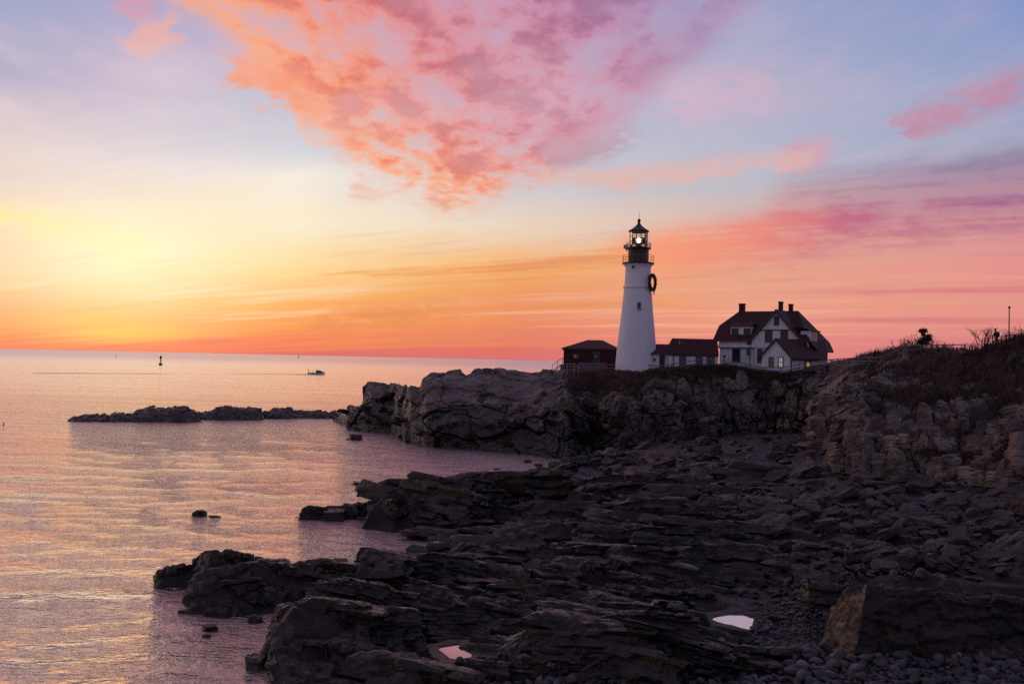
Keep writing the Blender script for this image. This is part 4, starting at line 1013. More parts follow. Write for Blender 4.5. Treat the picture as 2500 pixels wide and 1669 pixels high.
def annex():
    F = Fac(1859, 908, 142.8, 34, 'gabled_annex', 'small white gabled annex with two sky-reflecting windows in front of house', 'building'); o = F.o
    s1 = F.s(1931, 880); hE = F.z(1895, 868); ap, az_ = F.p(1893, 827, 0)
    ap = s1 / 2
    # length so that the side wall ends where the photograph shows it
    L = 6.0
    for _ in range(40):
        q = F.A + F.e * s1 + F.b * L + Vector((0, 0, 1.5)); v = q - Vector((0, 0, EYE))
        X = W0 / 2 + F0 * v.dot(CR) / v.dot(CF)
        L *= 1.03 if X < 2010 else .975
    w = MB().prism([(0, 0, -1.2), (s1, 0, -1.2), (s1, 0, hE), (ap, 0, az_ - .15), (0, 0, hE)], (0, L, 0)).build('wall', M_WALL, o)
    for ex, sg in ((-.45, -1), (s1 + .45, 1)):
        k = (az_ - hE) / ap; ez = hE - .45 * k + .1; th = .22
        LR = L + (4.5 if sg > 0 else .2)
        MB().add([(ap, -.4, az_ + .12), (ap, LR, az_ + .12), (ex, L + .2, ez), (ex, -.4, ez), (ap, -.4, az_ + .12 - th), (ap, LR, az_ + .12 - th), (ex, L + .2, ez - th), (ex, -.4, ez - th)],
                 [(0, 1, 2, 3), (4, 7, 6, 5), (0, 3, 7, 4), (1, 5, 6, 2), (3, 2, 6, 7), (0, 4, 5, 1)]).build('roof', M_ROOF, o)
        MB().add([(ap, -.44, az_), (ex, -.44, ez - .1), (ex, -.44, ez - .28), (ap, -.44, az_ - .2), (ap, -.41, az_), (ex, -.41, ez - .1), (ex, -.41, ez - .28), (ap, -.41, az_ - .2)],
                 [(0, 1, 2, 3), (7, 6, 5, 4), (0, 4, 5, 1), (2, 6, 7, 3), (1, 5, 6, 2), (0, 3, 7, 4)]).build('barge_board', M_TRIM, o)
    M_DIM = plain('sky_tinted_pane', (0.22, 0.17, 0.16), 0.15, var=.4)  # lighter base colour stands in for sky reflected in the pane
    window(F, 1878, 1888, 872, 896, glass=M_DIM, fw=.12); window(F, 1901.5, 1912, 872, 896, glass=emit_mat('sky_glow_pane', (1.0, .80, .70), .20, .5), fw=.12)  # right pane's sky reflection is painted as a faint emission, no lamp inside
    MB().box((s1 + .02, .02, hE / 2), (.16, .16, hE)).build('corner_board', M_TRIM, o)
    # door in the side wall with a lamplit upper pane
    yd = L * .50; zh = hE * .80; dw = L * .155
    d_ = MB().box((s1 + .02, yd, zh / 2 - .1), (.10, dw, zh)).build('door', plain('brown_door', (.10, .055, .05), .5), o)
    MB().box((s1 + .06, yd, zh * .62), (.07, dw * .62, zh * .42)).build('pane', M_LIT, d_)
    fr = MB()
    for sg in (-1, 1): fr.box((s1 + .04, yd + sg * (dw / 2 + .06), zh / 2), (.16, .16, zh + .2))
    fr.box((s1 + .045, yd, zh + .04), (.18, dw + .3, .18)); fr.build('frame', M_TRIM, d_)
annex()

# ------------------------------------------------------------------ fences
def fence(name, label, pts, rails, mat, post_h, every=3.2, post=.10, rail=.07, top=0.05, cat='fence', sink=.7):
    W = [at(*p) for p in pts]; o = empty(name, W[0] - Vector((0, 0, post_h))); tag(o, label, cat, None); O = o.location
    posts = []
    for a, b in zip(W[:-1], W[1:]):
        L = (b - a).length; n = max(1, round(L / every))
        posts += [a.lerp(b, k / n) for k in range(n)]
    posts.append(W[-1])
    for p in posts:
        q = p - O; MB().box((q.x, q.y, q.z - (post_h + sink) / 2 + top), (post, post, post_h + sink)).build('post', mat, o)
    for dz in rails:
        for a, b in zip(W[:-1], W[1:]):
            q0, q1 = a - O - Vector((0, post * .55, dz)), b - O - Vector((0, post * .55, dz))
            MB().tube([q0, q1], rail, 4).build('rail', mat, o)
    return o
fence('rail_fence', 'weathered wooden rail fence along the cliff lip below the house', [(1480,890,150),(1535,891,149),(1575,891,147.5),(1612,893,146),(1640,888,144.5),(1700,879,144),(1740,876,143.6)], (0.0, .55), M_WOOD, 1.15)
fence('rail_fence', 'sagging wooden rail fence in front of the gabled annex', [(1766,888,143),(1786,883,143),(1820,888,142),(1862,897,141),(1906,897,139.2),(1931,893,138.6),(1952,888.5,138),(1998,882,135.5),(2045,876,126)], (0.0, .5), M_WOOD, 1.15)
fence('rail_fence', 'three-rail pale fence running from the house to the hill path', [(2045,876,126),(2098,873,116),(2144,873,109)], (0.0, .42, .84), M_WOOD, 1.25, 4.6, .12, .06)
fence('rail_fence', 'two-rail fence climbing to the dark bush on the hill', [(2144,873,109),(2173,863,106),(2213,844.5,104),(2249,842.6,103),(2305,841.7,101),(2356,841,99.5)], (0.0, .38), M_WOOD, 1.05, 2.6, .12, .055)
fence('rail_fence', 'rail fence the dark figure leans on at the hilltop', [(2423,823.5,96),(2456,819.6,95.5),(2500,815,95),(2580,806,94)], (0.0, .42), M_IRON, 1.0, 1.6, .07, .04)
fence('pipe_railing', 'curved white pipe railing at the seaward end by brick building', [(1355,900,150),(1361,893,150),(1368,889.5,150),(1385,887.5,150),(1402,888.5,149.6),(1413,894,149.4)], (0.0, .4, .8), M_RAILW, 1.1, 1.2, .06, .04)
def panel_fence():
    a, b = at(1412, 885, 150.2), at(1480, 885.5, 150.0)
    o = tag(empty('board_screen', a.lerp(b, .5) - Vector((0, 0, 1.2))), 'low grey board screen in front of the brick building', 'screen'); O = o.location
    n = 14
    for k in range(n):
        p = a.lerp(b, (k + .5) / n) - O; w_ = (b - a).length / n - .025
        MB().box((p.x, p.y, p.z - .75), (w_, .05, 1.5)).build('board', M_GREY, o)
    for dz in (.25, 1.0):
        MB().tube([a - O + Vector((0, -.06, -dz)), b - O + Vector((0, -.06, -dz))], .05, 4).build('rail', M_GREY, o)
panel_fence()
def lamp_post():
    p = at(1768, 900, 143.2); h = (900 - 868) * 143 / F0
    o = tag(empty('lamp_post', p), 'short dark lamp post against the white house wall', 'lamp post')
    MB().tube([(0, 0, -.6), (0, 0, h - .2)], .07, 6).build('pole', M_IRON, o)
    MB().lathe([(.10, h - .22), (.26, h), (.26, h + .05), (.05, h + .12)], 8).build('head', M_IRON, o)
lamp_post()
def flagpole():
    p = at(2463, 845, 125.0); h = (845 - 753) * 125 / F0
    o = tag(empty('flagpole', p), 'bare grey flagpole standing behind the hilltop', 'flagpole')
    MB().tube([(0, 0, -3.0), (0, 0, h)], [.11, .07], 8).build('pole', plain('pole_grey', (.18, .13, .15), .5), o)
    MB().lathe([(.02, h - .02), (.14, h + .06), (.17, h + .18), (.12, h + .30), (.02, h + .34)], 10).build('finial', M_IRON, o)
flagpole()
# ------------------------------------------------------------------ rock shapes
def block_mesh(seed, L, W, H, cell=.13, chops=9, rough=1.0, name='rock', beds=1.0):
    """a bedded, jointed block: box grid, chopped by planes, stepped along its beds"""
    rng = np.random.RandomState(seed)
    nx, ny, nz = max(6, int(L / cell)), max(5, int(W / cell)), max(5, int(H / cell))
    bm = bmesh.new()
    def face(o, u, v, nu, nv):
        g = [[bm.verts.new(tuple(np.array(o) + np.array(u) * i / nu + np.array(v) * j / nv)) for i in range(nu + 1)] for j in range(nv + 1)]
        for j in range(nv):
            for i in range(nu): bm.faces.new((g[j][i], g[j][i + 1], g[j + 1][i + 1], g[j + 1][i]))
    a, b, c = L / 2, W / 2, H / 2
    face((-a, -b, c), (L, 0, 0), (0, W, 0), nx, ny); face((-a, b, -c), (L, 0, 0), (0, -W, 0), nx, ny)
    face((-a, -b, -c), (L, 0, 0), (0, 0, H), nx, nz); face((a, b, -c), (-L, 0, 0), (0, 0, H), nx, nz)
    face((a, -b, -c), (0, W, 0), (0, 0, H), ny, nz); face((-a, b, -c), (0, -W, 0), (0, 0, H), ny, nz)
    bmesh.ops.remove_doubles(bm, verts=bm.verts, dist=1e-4)
    p = np.array([v.co[:] for v in bm.verts]); D = np.array([a, b, c]); m = (L * W * H) ** (1 / 3)
    p += np.stack([fbm(p / m * 1.1 + 10 * k + seed, 3, seed=seed + k) for k in range(3)], 1) * .045 * m
    for k in range(chops):
        n = rng.normal(size=3) * np.array([1.0, .9, 1.0]); n[2] = n[2] if rng.rand() < .8 else abs(n[2])
        n /= np.linalg.norm(n); sup = np.abs(n) @ D; d = sup * rng.uniform(.60, .88)
        t = p @ n; o = np.clip(t - d, 0, None); p -= n * o[:, None]
    lay = np.floor(p[:, 2] / .21 + .5 * fbm(p * .6, 2, seed=seed + 3) + p[:, 0] * .05 * rng.uniform(-1, 1)); seg = np.floor(p[:, 0] / 1.3 + .6 * fbm(p * .5, 2, seed=seed + 4))
    ins = (_h(lay.astype(np.int64), seg.astype(np.int64), seg.astype(np.int64) * 0, seed + 5) - .35) * .36 * beds * rough * min(1.0, W)
    p[:, 1] -= np.sign(p[:, 1]) * ins * np.clip(np.abs(p[:, 1]) / b, 0, 1) ** 2; p[:, 0] -= np.sign(p[:, 0]) * ins * np.clip(np.abs(p[:, 0]) / a, 0, 1) ** 4
    out = p / D; out /= np.linalg.norm(out, axis=1, keepdims=True) + 1e-6
    h1, e1, _ = cells(p / np.array([1.1, .7, .42]) + seed, seed, .5); h2, e2, _ = cells(p / np.array([.5, .3, .17]) + 3 + seed, seed + 9, .5)
    p += out * (rough * (.085 * h1 + .035 * h2 - .07 * np.clip(1 - e1 / .08, 0, 1) + .04 * fbm(p * 1.8, 3, seed=seed)))[:, None]
    for v, q in zip(bm.verts, p): v.co = q
    bmesh.ops.recalc_face_normals(bm, faces=bm.faces)
    me = bpy.data.meshes.new(name); bm.to_mesh(me); bm.free(); return me
def hull_mesh(pts, name='rock', cell=.16, seed=1, rough=1.0, face=None):
    """convex hull of points, cut fine and roughened"""
    bm = bmesh.new(); c = sum((Vector(p) for p in pts), Vector()) / len(pts)
    for p in pts: bm.verts.new(Vector(p) - c)
    r = bmesh.ops.convex_hull(bm, input=bm.verts); bmesh.ops.delete(bm, geom=[v for v in bm.verts if not v.link_faces], context='VERTS')
    bmesh.ops.triangulate(bm, faces=bm.faces); bmesh.ops.recalc_face_normals(bm, faces=bm.faces)
    if face:
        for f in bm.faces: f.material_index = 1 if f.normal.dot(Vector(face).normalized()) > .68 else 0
    for _ in range(9):
        e = [x for x in bm.edges if x.calc_length() > cell * 1.6]
        if not e or len(bm.faces) > 40000: break
        bmesh.ops.subdivide_edges(bm, edges=e, cuts=1, use_grid_fill=False); bmesh.ops.triangulate(bm, faces=bm.faces)
    bm.normal_update()
    p = np.array([v.co[:] for v in bm.verts]); n = np.array([v.normal[:] for v in bm.verts])
    h1, e1, _ = cells(p / np.array([1.4, .8, .7]) + seed, seed, .5); h2, e2, _ = cells(p / np.array([.55, .4, .3]) + 3, seed + 9, .5)
    lay = np.floor((p[:, 2] + p[:, 0] * .12) / .34 + .7 * fbm(p * .5, 2, seed=seed + 3)).astype(np.int64); seg = np.floor(p[:, 0] / 1.6 + .8 * fbm(p * .4, 2, seed=seed + 4)).astype(np.int64)
    p += n * ((_h(lay, seg, seg * 0, seed + 5) - .5) * .22 * rough)[:, None]
    p += n * (rough * (.12 * h1 + .045 * h2 - .08 * np.clip(1 - e1 / .07, 0, 1) + .08 * fbm(p * 1.5, 3, seed=seed)))[:, None]
    for v, q in zip(bm.verts, p): v.co = q
    bmesh.ops.recalc_face_normals(bm, faces=bm.faces)
    me = bpy.data.meshes.new(name); bm.to_mesh(me); bm.free(); return me, c
RNG = random.Random(11)
LONG = [block_mesh(100 + k, 4.2, 1.5, 1.3, name='ledge_block') for k in range(6)]
SLAB = [block_mesh(200 + k, 2.2, 1.4, .55, .11, 11, .7, name='slab') for k in range(6)]
CHUNK = [block_mesh(300 + k, 1.5, 1.2, 1.0, .10, 12, .8, name='boulder') for k in range(6)]
PILLAR = [block_mesh(400 + k, 1.3, 1.2, 3.6, .15, 14, 1.0, name='rock_face', beds=.0 if k < 3 else .6) for k in range(5)]
def with_mat(ms, mat, nm):
    r = []
    for m in ms:
        c = m.copy(); c.name = nm; c.materials.clear(); c.materials.append(mat); r.append(c)
    return r
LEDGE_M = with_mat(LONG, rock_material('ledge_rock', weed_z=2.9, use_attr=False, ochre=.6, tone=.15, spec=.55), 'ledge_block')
def put(name, me, loc, scale, rot, parent=None):
    o = bpy.data.objects.new(name, me); COL.objects.link(o); o.location = loc; o.scale = scale; o.rotation_euler = rot
    if parent is not None: o.parent = parent
    return o
def in_view_of_pool(X, Y, ztop, half):
    """would a rock of this half-width and top height stand in a pool or between it and the observer?"""
    for poly, pz in zip(POOLS, POOL_Z):
        xs = [p[0] for p in poly]; ys = [p[1] for p in poly]
        px = W0 / 2 + F0 * X / Y; r = half * F0 / Y
        if px + r < min(xs) or px - r > max(xs): continue
        yt = 890 + (EYE - ztop) * F0 / (Y + half * .3); yb = 890 + (EYE - pz + .3) * F0 / max(Y - half * .5, 5)
        c = gp(sum(xs) / len(xs), sum(ys) / len(ys), pz)
        if 0 < Y - c.y < 9 and ztop > pz + .12 + .17 * max(Y - half * .4 - c.y, 0): return True
        if yb < min(ys) - 4 or yt > max(ys) + 2: continue
        return True
    return False
def ledges():
    n = 0
    for pts, wf, wb in RIDGES:
        W = [gp(*p) for p in pts]
        hz = [p[2] for p in pts]; cum = [0]
        for a, b in zip(W[:-1], W[1:]): cum.append(cum[-1] + (b.xy - a.xy).length)
        rows = [(0.0, 0.0)] if wf < 2 else [(0.0, 0.0), (wf * .55, .75), (wf * .95, 1.35)]
        for off, low in rows:
            t = RNG.uniform(-.3, .3)
            while t < cum[-1]:
                L = RNG.uniform(1.8, 4.6) * (1 if cum[-1] > 6 else .6); tc = min(t + L / 2, cum[-1])
                x = np.interp(tc, cum, [p.x for p in W]); y = np.interp(tc, cum, [p.y for p in W]); z = np.interp(tc, cum, hz) - low * RNG.uniform(.7, 1.2)
                x2 = np.interp(min(tc + .8, cum[-1]), cum, [p.x for p in W]); y2 = np.interp(min(tc + .8, cum[-1]), cum, [p.y for p in W])
                x1 = np.interp(max(tc - .8, 0), cum, [p.x for p in W]); y1 = np.interp(max(tc - .8, 0), cum, [p.y for p in W])
                an = math.atan2(y2 - y1, x2 - x1); an = an if abs(an) < .75 else math.copysign(.75, an)
                z2, z1 = np.interp(min(tc + 1, cum[-1]), cum, hz), np.interp(max(tc - 1, 0), cum, hz)
                H = RNG.uniform(1.4, 2.2); Wd = RNG.uniform(.9, 1.6)
                yy = y - off * .9
                if in_view_of_pool(x, yy, z + .3, L * .72): t += L * .3; continue
                put('ledge_block', RNG.choice(LEDGE_M), (x + RNG.uniform(-.2, .2), yy + RNG.uniform(-.3, .3) + .35, z - H * .40), (L / 3.6, Wd / 1.5, H / 1.3),
                    (RNG.uniform(-.34, -.02), -math.atan2(z2 - z1, 2.0) * .6 + RNG.uniform(-.09, .09), an + RNG.uniform(-.12, .12)), TIDAL)
                n += 1; t += L * RNG.uniform(.72, 1.0)
    # strata between the named ledges
    cand = []
    while len(cand) < 1700:
        x, y = RNG.uniform(820, 2560), 1120 + 520 * RNG.random() ** .9
        if y > 1600 and x > 1050: continue
        if 1835 < x < 2010 and 1470 < y < 1610: continue
        cand.append((x, y))
    P = [gp(x, y, 1.2) for x, y in cand]
    X = np.array([p.x for p in P]); Y = np.array([p.y for p in P]); Z = flat_z(X, Y, False)
    lst = []
    for (x, y), a, b, z in zip(cand, X, Y, Z):
        if z < (-.1 if y > 1200 else .6): continue
        s = math.exp(RNG.gauss(-.25, .42))
        if in_view_of_pool(a, b, z + .45 * s, 1.9 * s): continue
        lst.append((s / b, s, x, y, a, b, z))
    lst.sort(reverse=True)
    return n, lst
N_LEDGE, STRATA = ledges()
for k, pts in enumerate([[(672,1505,43.0),(684,1489,43.8),(755,1484,44.2),(835,1493,43.8),(900,1530,42.5),(660,1600,40.5),(650,1680,38.2),(900,1690,38.3),(935,1600,40.5),(690,1490,46.5),(840,1494,46.5)],
                         [(476,1392,52.8),(504,1366,53.2),(522,1354,53.6),(560,1359,53.6),(650,1377,53),(655,1410,51.8),(482,1418,51.8),(525,1354,55.2),(650,1376,55)],
                         [(878,1400,51.5),(882,1362,52.4),(897,1350,52.8),(960,1356,52.6),(1010,1366,52.2),(1010,1400,51.2),(890,1408,51.2),(900,1350,54.2),(1010,1364,54)],
                         [(470,1440,50.8),(478,1418,51.3),(505,1407,51.8),(565,1395,52.2),(650,1384,52.6),(700,1440,51.0),(650,1480,49.6),(560,1478,49.7),(480,1475,50.0),(600,1390,54)]]):
    me_, c_ = hull_mesh([at(*p) for p in pts], 'ledge_block', .16, 60 + k, 1.5); me_.materials.append(LEDGE_M[0].materials[0]); put('ledge_block', me_, c_, (1, 1, 1), (0, 0, 0), TIDAL); N_LEDGE += 1
BOULDERS = with_mat(SLAB, BOULDER, 'slab') + with_mat(CHUNK, BOULDER, 'boulder')
def strata():
    k = N_LEDGE; rest = []
    for _, s, x, y, a, b, z in STRATA:
        loose = x > 1880 or (x > 1450 and y < 1190)
        if loose: continue
        sc = (s * RNG.uniform(.6, 1.35), s * RNG.uniform(.4, .75), s * RNG.uniform(.5, .95))
        rot = (RNG.uniform(-.42, -.02), RNG.uniform(-.14, .14), STRIKE + RNG.uniform(-.22, .22)); loc = (a, b, z - .12 * s)
        if k < 298: put('ledge_block', RNG.choice(LEDGE_M), loc, sc, rot, TIDAL); k += 1
        else: rest.append((loc, sc, rot))
    # the remaining far-off strata in one mass
    V, F, o = [], [], 0
    src = []
    for m in SLAB[:4]:
        q = m.copy(); bm = bmesh.new(); bm.from_mesh(q); bmesh.ops.triangulate(bm, faces=bm.faces)
        bm.to_mesh(q); bm.free()
        v = np.zeros(len(q.vertices) * 3); q.vertices.foreach_get('co', v); f = np.zeros(len(q.polygons) * 3, dtype=np.int64); q.polygons.foreach_get('vertices', f)
        src.append((v.reshape(-1, 3), f.reshape(-1, 3)))
    for loc, sc, rot in rest[:420]:
        v, f = RNG.choice(src); M = np.array(Matrix.LocRotScale(Vector(loc), __import__('mathutils').Euler(rot), Vector((sc[0] * 1.9, sc[1] * 1.1, sc[2] * 2.2))))
        V.append(v @ M[:3, :3].T + M[:3, 3]); F.append(f + o); o += len(v)
    if V:
        ob = link('ledge_blocks_far', tri_mesh('ledge_blocks_far', np.concatenate(V), np.concatenate(F)), TIDAL, LEDGE_M[0].materials[0]); ob['kind'] = 'stuff'
strata()
def boulders():
    zones = {'talus': ('angular slab or boulder in the dark talus below the right cliff', 'boulders below the right cliff'),
             'cove': ('boulder heaped at the back of the cove under the house cliff', 'boulders at the back of the cove')}
    n = {'talus': 0, 'cove': 0}
    for _, s, x, y, a, b, z in STRATA:
        if x > 1880: zn = 'talus'
        elif x > 1450 and y < 1190: zn = 'cove'
        else: continue
        if n[zn] >= (170 if zn == 'talus' else 90): continue
        if x > 2000 and y > 1425: continue
        lay = RNG.random() < .6
        s = min(s, 1.9) * (.9 if zn == 'talus' else .85)
        me = RNG.choice(BOULDERS[:6] if lay else BOULDERS[6:])
        rot = (RNG.uniform(-.25, .45), RNG.uniform(-.55, .12) if lay else RNG.uniform(-.6, .6), RNG.uniform(-.5, .9) if lay else RNG.uniform(0, 6.28))
        o = put('boulder', me, (a, b, z + .16 * s), (s * RNG.uniform(.7, 1.25), s * RNG.uniform(.7, 1.1), s * RNG.uniform(.7, 1.15)), rot)
        size = 'large' if s > 1.15 else 'middling' if s > .75 else 'small'; shape = 'tilted slab' if lay else 'angular block'
        if zn == 'cove': wh = 'under the cliff below the house' if y < 1120 else 'beside the small ochre boulder' if x > 1600 else 'behind the middle ledge'
        elif y < 1270: wh = 'at the foot of the right cliff' if x > 2150 else 'at the foot of the cliff spur'
        elif y < 1360: wh = 'in the open talus at the right edge' if x > 2300 else 'in the open talus below the right cliff' if x > 2080 else 'between the dark ledges and the talus'
        else: wh = 'just behind the huge golden-ended boulder' if x > 2060 else 'near the ochre-edged block by the pool'
        lab = size + ' dark ' + shape + ' ' + wh
        tag(o, lab, 'boulder', shape + 's ' + wh); n[zn] += 1
boulders()
def cove_boulders():
    spots = [(1475,1000,15),(1500,1010,18),(1560,1018,16),(1600,1000,20),(1625,1005,24),(1650,1010,16),(1665,985,16),(1690,1020,22),(1720,1030,24),(1735,1026,17),(1590,1030,14),(1540,1035,13),(1760,1040,12),(1820,1043,13),(1860,1042,12),(1905,1045,14),(1945,1040,16),(1965,1048,14),(1880,1055,11),(1480,1040,12),(1505,1052,13),(1560,1050,12),(1610,1046,12),(1650,1048,12)]
    for x, y, r in spots:
        d = 131.5 if x > 1560 else 133.0
        p = at(x, y, d); s = r * d / F0 * 1.25
        s *= .8
        o = put('boulder', RNG.choice(GREYS), tuple(p), (s, s, s * RNG.uniform(.8, 1.1)), (RNG.uniform(-.4, .4), RNG.uniform(-.4, .4), RNG.uniform(0, 6)))
        tag(o, 'pale grey block lodged at the foot of the cliff below the house', 'boulder', 'pale blocks at the foot of the house cliff')
GREYS = with_mat(CHUNK, GREYROCK, 'boulder')
cove_boulders()
def cliff_faces():
    """upright joint blocks standing proud of the right cliff, bedded blocks on the point"""
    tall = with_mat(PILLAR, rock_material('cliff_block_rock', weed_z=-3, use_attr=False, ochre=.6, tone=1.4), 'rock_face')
    bed = with_mat(LONG, rock_material('point_block_rock', weed_z=6.0, use_attr=False, ochre=.0, tone=.62, patch=.9, warm=(1.0, .93, .92)), 'bedded_block')
    NT, NS = HP.shape[:2]; n = 0
    for _ in range(2600):
        if n >= 190: break
        i, j = RNG.randrange(int(NT * .06), int(NT * .80)), RNG.randrange(NS); x = HSX[j]
        if x < 1520 or x > 2560 or HV[i, j] > .34: continue
        if x < 1960 and n > 70: continue
        p = HP[i, j]; s = RNG.uniform(.5, 1.25) * (1.0 if x > 1960 else .9)
        put('rock_face', RNG.choice(tall), (p[0], p[1] + .35 * s, p[2]), (s * RNG.uniform(.8, 1.5), s, s * RNG.uniform(.5, 1.0)), (RNG.uniform(-.28, -.05), RNG.uniform(-.16, .16), RNG.uniform(-.5, .7)), HEADLAND); n += 1
    m = 0
    for _ in range(2600):
        if m >= 34: break
        i, j = RNG.randrange(int(NT * .05), int(NT * .70)), RNG.randrange(NS); x = HSX[j]
        if x > 1430 or x < 830: continue
        p = HP[i, j]; s = RNG.uniform(.5, 1.0)
        put('bedded_block', RNG.choice(bed), (p[0], p[1] + .6 * s, p[2] - .42 * s), (s * RNG.uniform(.8, 1.4), s * 1.2, s * RNG.uniform(.6, 1.0)), (RNG.uniform(-.45, .05), RNG.uniform(.04, .26), RNG.uniform(-.45, .25)), HEADLAND); m += 1
cliff_faces()

# ------------------------------------------------------------------ rocks that stand out
def hero(name, label, pts, mat, cell=.16, seed=1, rough=1.0, face=None, mat2=None):
    me, c = hull_mesh([at(*p) for p in pts], name, cell, seed, rough, face)
    me.materials.append(mat)
    if mat2: me.materials.append(mat2)
    o = bpy.data.objects.new(name, me); COL.objects.link(o); o.location = c
    return tag(o, label, 'boulder')
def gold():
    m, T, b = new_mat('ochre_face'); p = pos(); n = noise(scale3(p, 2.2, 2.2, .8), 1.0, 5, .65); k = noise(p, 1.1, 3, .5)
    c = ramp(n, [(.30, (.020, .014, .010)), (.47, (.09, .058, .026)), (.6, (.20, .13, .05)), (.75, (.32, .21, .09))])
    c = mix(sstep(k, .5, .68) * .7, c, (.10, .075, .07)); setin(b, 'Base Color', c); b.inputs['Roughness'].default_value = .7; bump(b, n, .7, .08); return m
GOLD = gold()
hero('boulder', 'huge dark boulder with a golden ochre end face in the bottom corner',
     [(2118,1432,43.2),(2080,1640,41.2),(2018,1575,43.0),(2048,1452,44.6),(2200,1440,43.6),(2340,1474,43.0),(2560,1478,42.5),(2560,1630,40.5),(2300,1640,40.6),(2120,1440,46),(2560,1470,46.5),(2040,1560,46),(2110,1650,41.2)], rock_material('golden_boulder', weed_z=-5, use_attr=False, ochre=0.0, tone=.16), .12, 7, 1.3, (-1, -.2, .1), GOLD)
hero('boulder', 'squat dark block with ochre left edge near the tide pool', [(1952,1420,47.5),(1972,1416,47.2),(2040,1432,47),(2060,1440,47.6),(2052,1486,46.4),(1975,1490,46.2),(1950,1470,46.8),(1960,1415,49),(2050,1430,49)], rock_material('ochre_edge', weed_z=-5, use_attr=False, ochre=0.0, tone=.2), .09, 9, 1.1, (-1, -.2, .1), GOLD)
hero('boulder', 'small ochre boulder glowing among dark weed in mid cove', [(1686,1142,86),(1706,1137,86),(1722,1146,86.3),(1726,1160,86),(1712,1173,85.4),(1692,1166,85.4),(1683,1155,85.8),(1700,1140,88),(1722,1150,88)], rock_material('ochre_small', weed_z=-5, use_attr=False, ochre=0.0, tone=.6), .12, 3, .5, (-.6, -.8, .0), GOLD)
hero('boulder', 'dark wedge-shaped rock at the near end of the cove water', [(1448,1130,121),(1452,1104,122),(1475,1101,122),(1522,1112,121.5),(1530,1138,120),(1490,1140,119.5),(1460,1100,125),(1525,1110,125)], WEEDROCK, .25, 5)
hero('boulder', 'big rounded weed-covered rock below the point at the cove edge', [(1296,1108,136),(1312,1040,139),(1345,1020,140),(1400,1032,139),(1440,1060,137),(1450,1110,134),(1380,1122,132),(1340,1018,146),(1440,1050,146)], WEEDROCK, .3, 6)
for k, (x0, x1, yt, yb, d) in enumerate([(1089, 1128, 1160, 1184, 81), (1124, 1168, 1161, 1184, 80.6), (1164, 1211, 1161, 1185, 80.2)]):
    hero('rock_slab', ['pale grey block at seaward end of the row on the middle ledge', 'pale grey middle block of the row on the middle ledge', 'pale grey block at landward end of the row on the middle ledge'][k],
         [(x0, yb, d), (x1, yb, d), (x0 + 2, yt + 2, d + .3), (x1 - 2, yt + 1, d + .3), (x0, yb, d + 2.0), (x1, yb, d + 2.0), (x0 + 3, yt, d + 1.8), (x1 - 3, yt, d + 1.8), ((x0 + x1) / 2, yt - 1, d + 1)], GREYROCK, .10, 20 + k, .6)
def sea_rock(label, x, y, w, h, zoff=0.0):
    p = gp(x, y, 0.0); m = p.y / F0; s = 1.0
    o = put('sea_rock', RNG.choice(SEAROCK), (p.x, p.y + .2, h * m * .12 + zoff), (w * m / 1.3, w * m / 1.4, h * m / .62), (RNG.uniform(-.1, .1), RNG.uniform(-.1, .1), RNG.uniform(-.3, .3)))
    return tag(o, label, 'rock')
SEAROCK = with_mat(CHUNK, WEEDROCK, 'sea_rock')
for a in [('pointed dark rock standing in the water off the point', 869, 1073, 34, 13), ('rounded rock alone in the open water left of the ledges', 486, 1258, 30, 13), ('awash rock just right of the lone rounded rock', 522, 1261, 24, 2.5),
          ('dark wedge rock in the water behind the middle ledge', 929, 1188, 34, 11), ('flat awash rock next to the wedge rock', 878, 1182, 32, 5), ('small dark rock in the cove shallows', 1289, 1129, 18, 7),
          ('reddish dark rock in the cove shallows', 1314, 1137, 19, 8), ('awash pebble-sized rock in the cove', 1212, 1146, 14, 4), ('dark block at the water edge of the cove', 1388, 1126, 32, 11),
          ('small dark rock beside the nearest ledge', 622, 1518, 30, 14), ('awash rock in the bottom water nearest the ledge tip', 512, 1538, 36, 10), ('small awash rock below the ledge tip', 502, 1556, 20, 6),
          ('round dark boulder at the foot of the nearest block', 618, 1632, 40, 40), ('small rock at the tip of the middle ledge', 742, 1252, 12, 7), ('low dark rock at the tip of the middle ledge', 765, 1263, 44, 12), ('round dark rock off the middle ledge tip', 815, 1268, 64, 22),
          ('awash rock between the two near ledges', 932, 1348, 18, 6)]:
    sea_rock(*a)
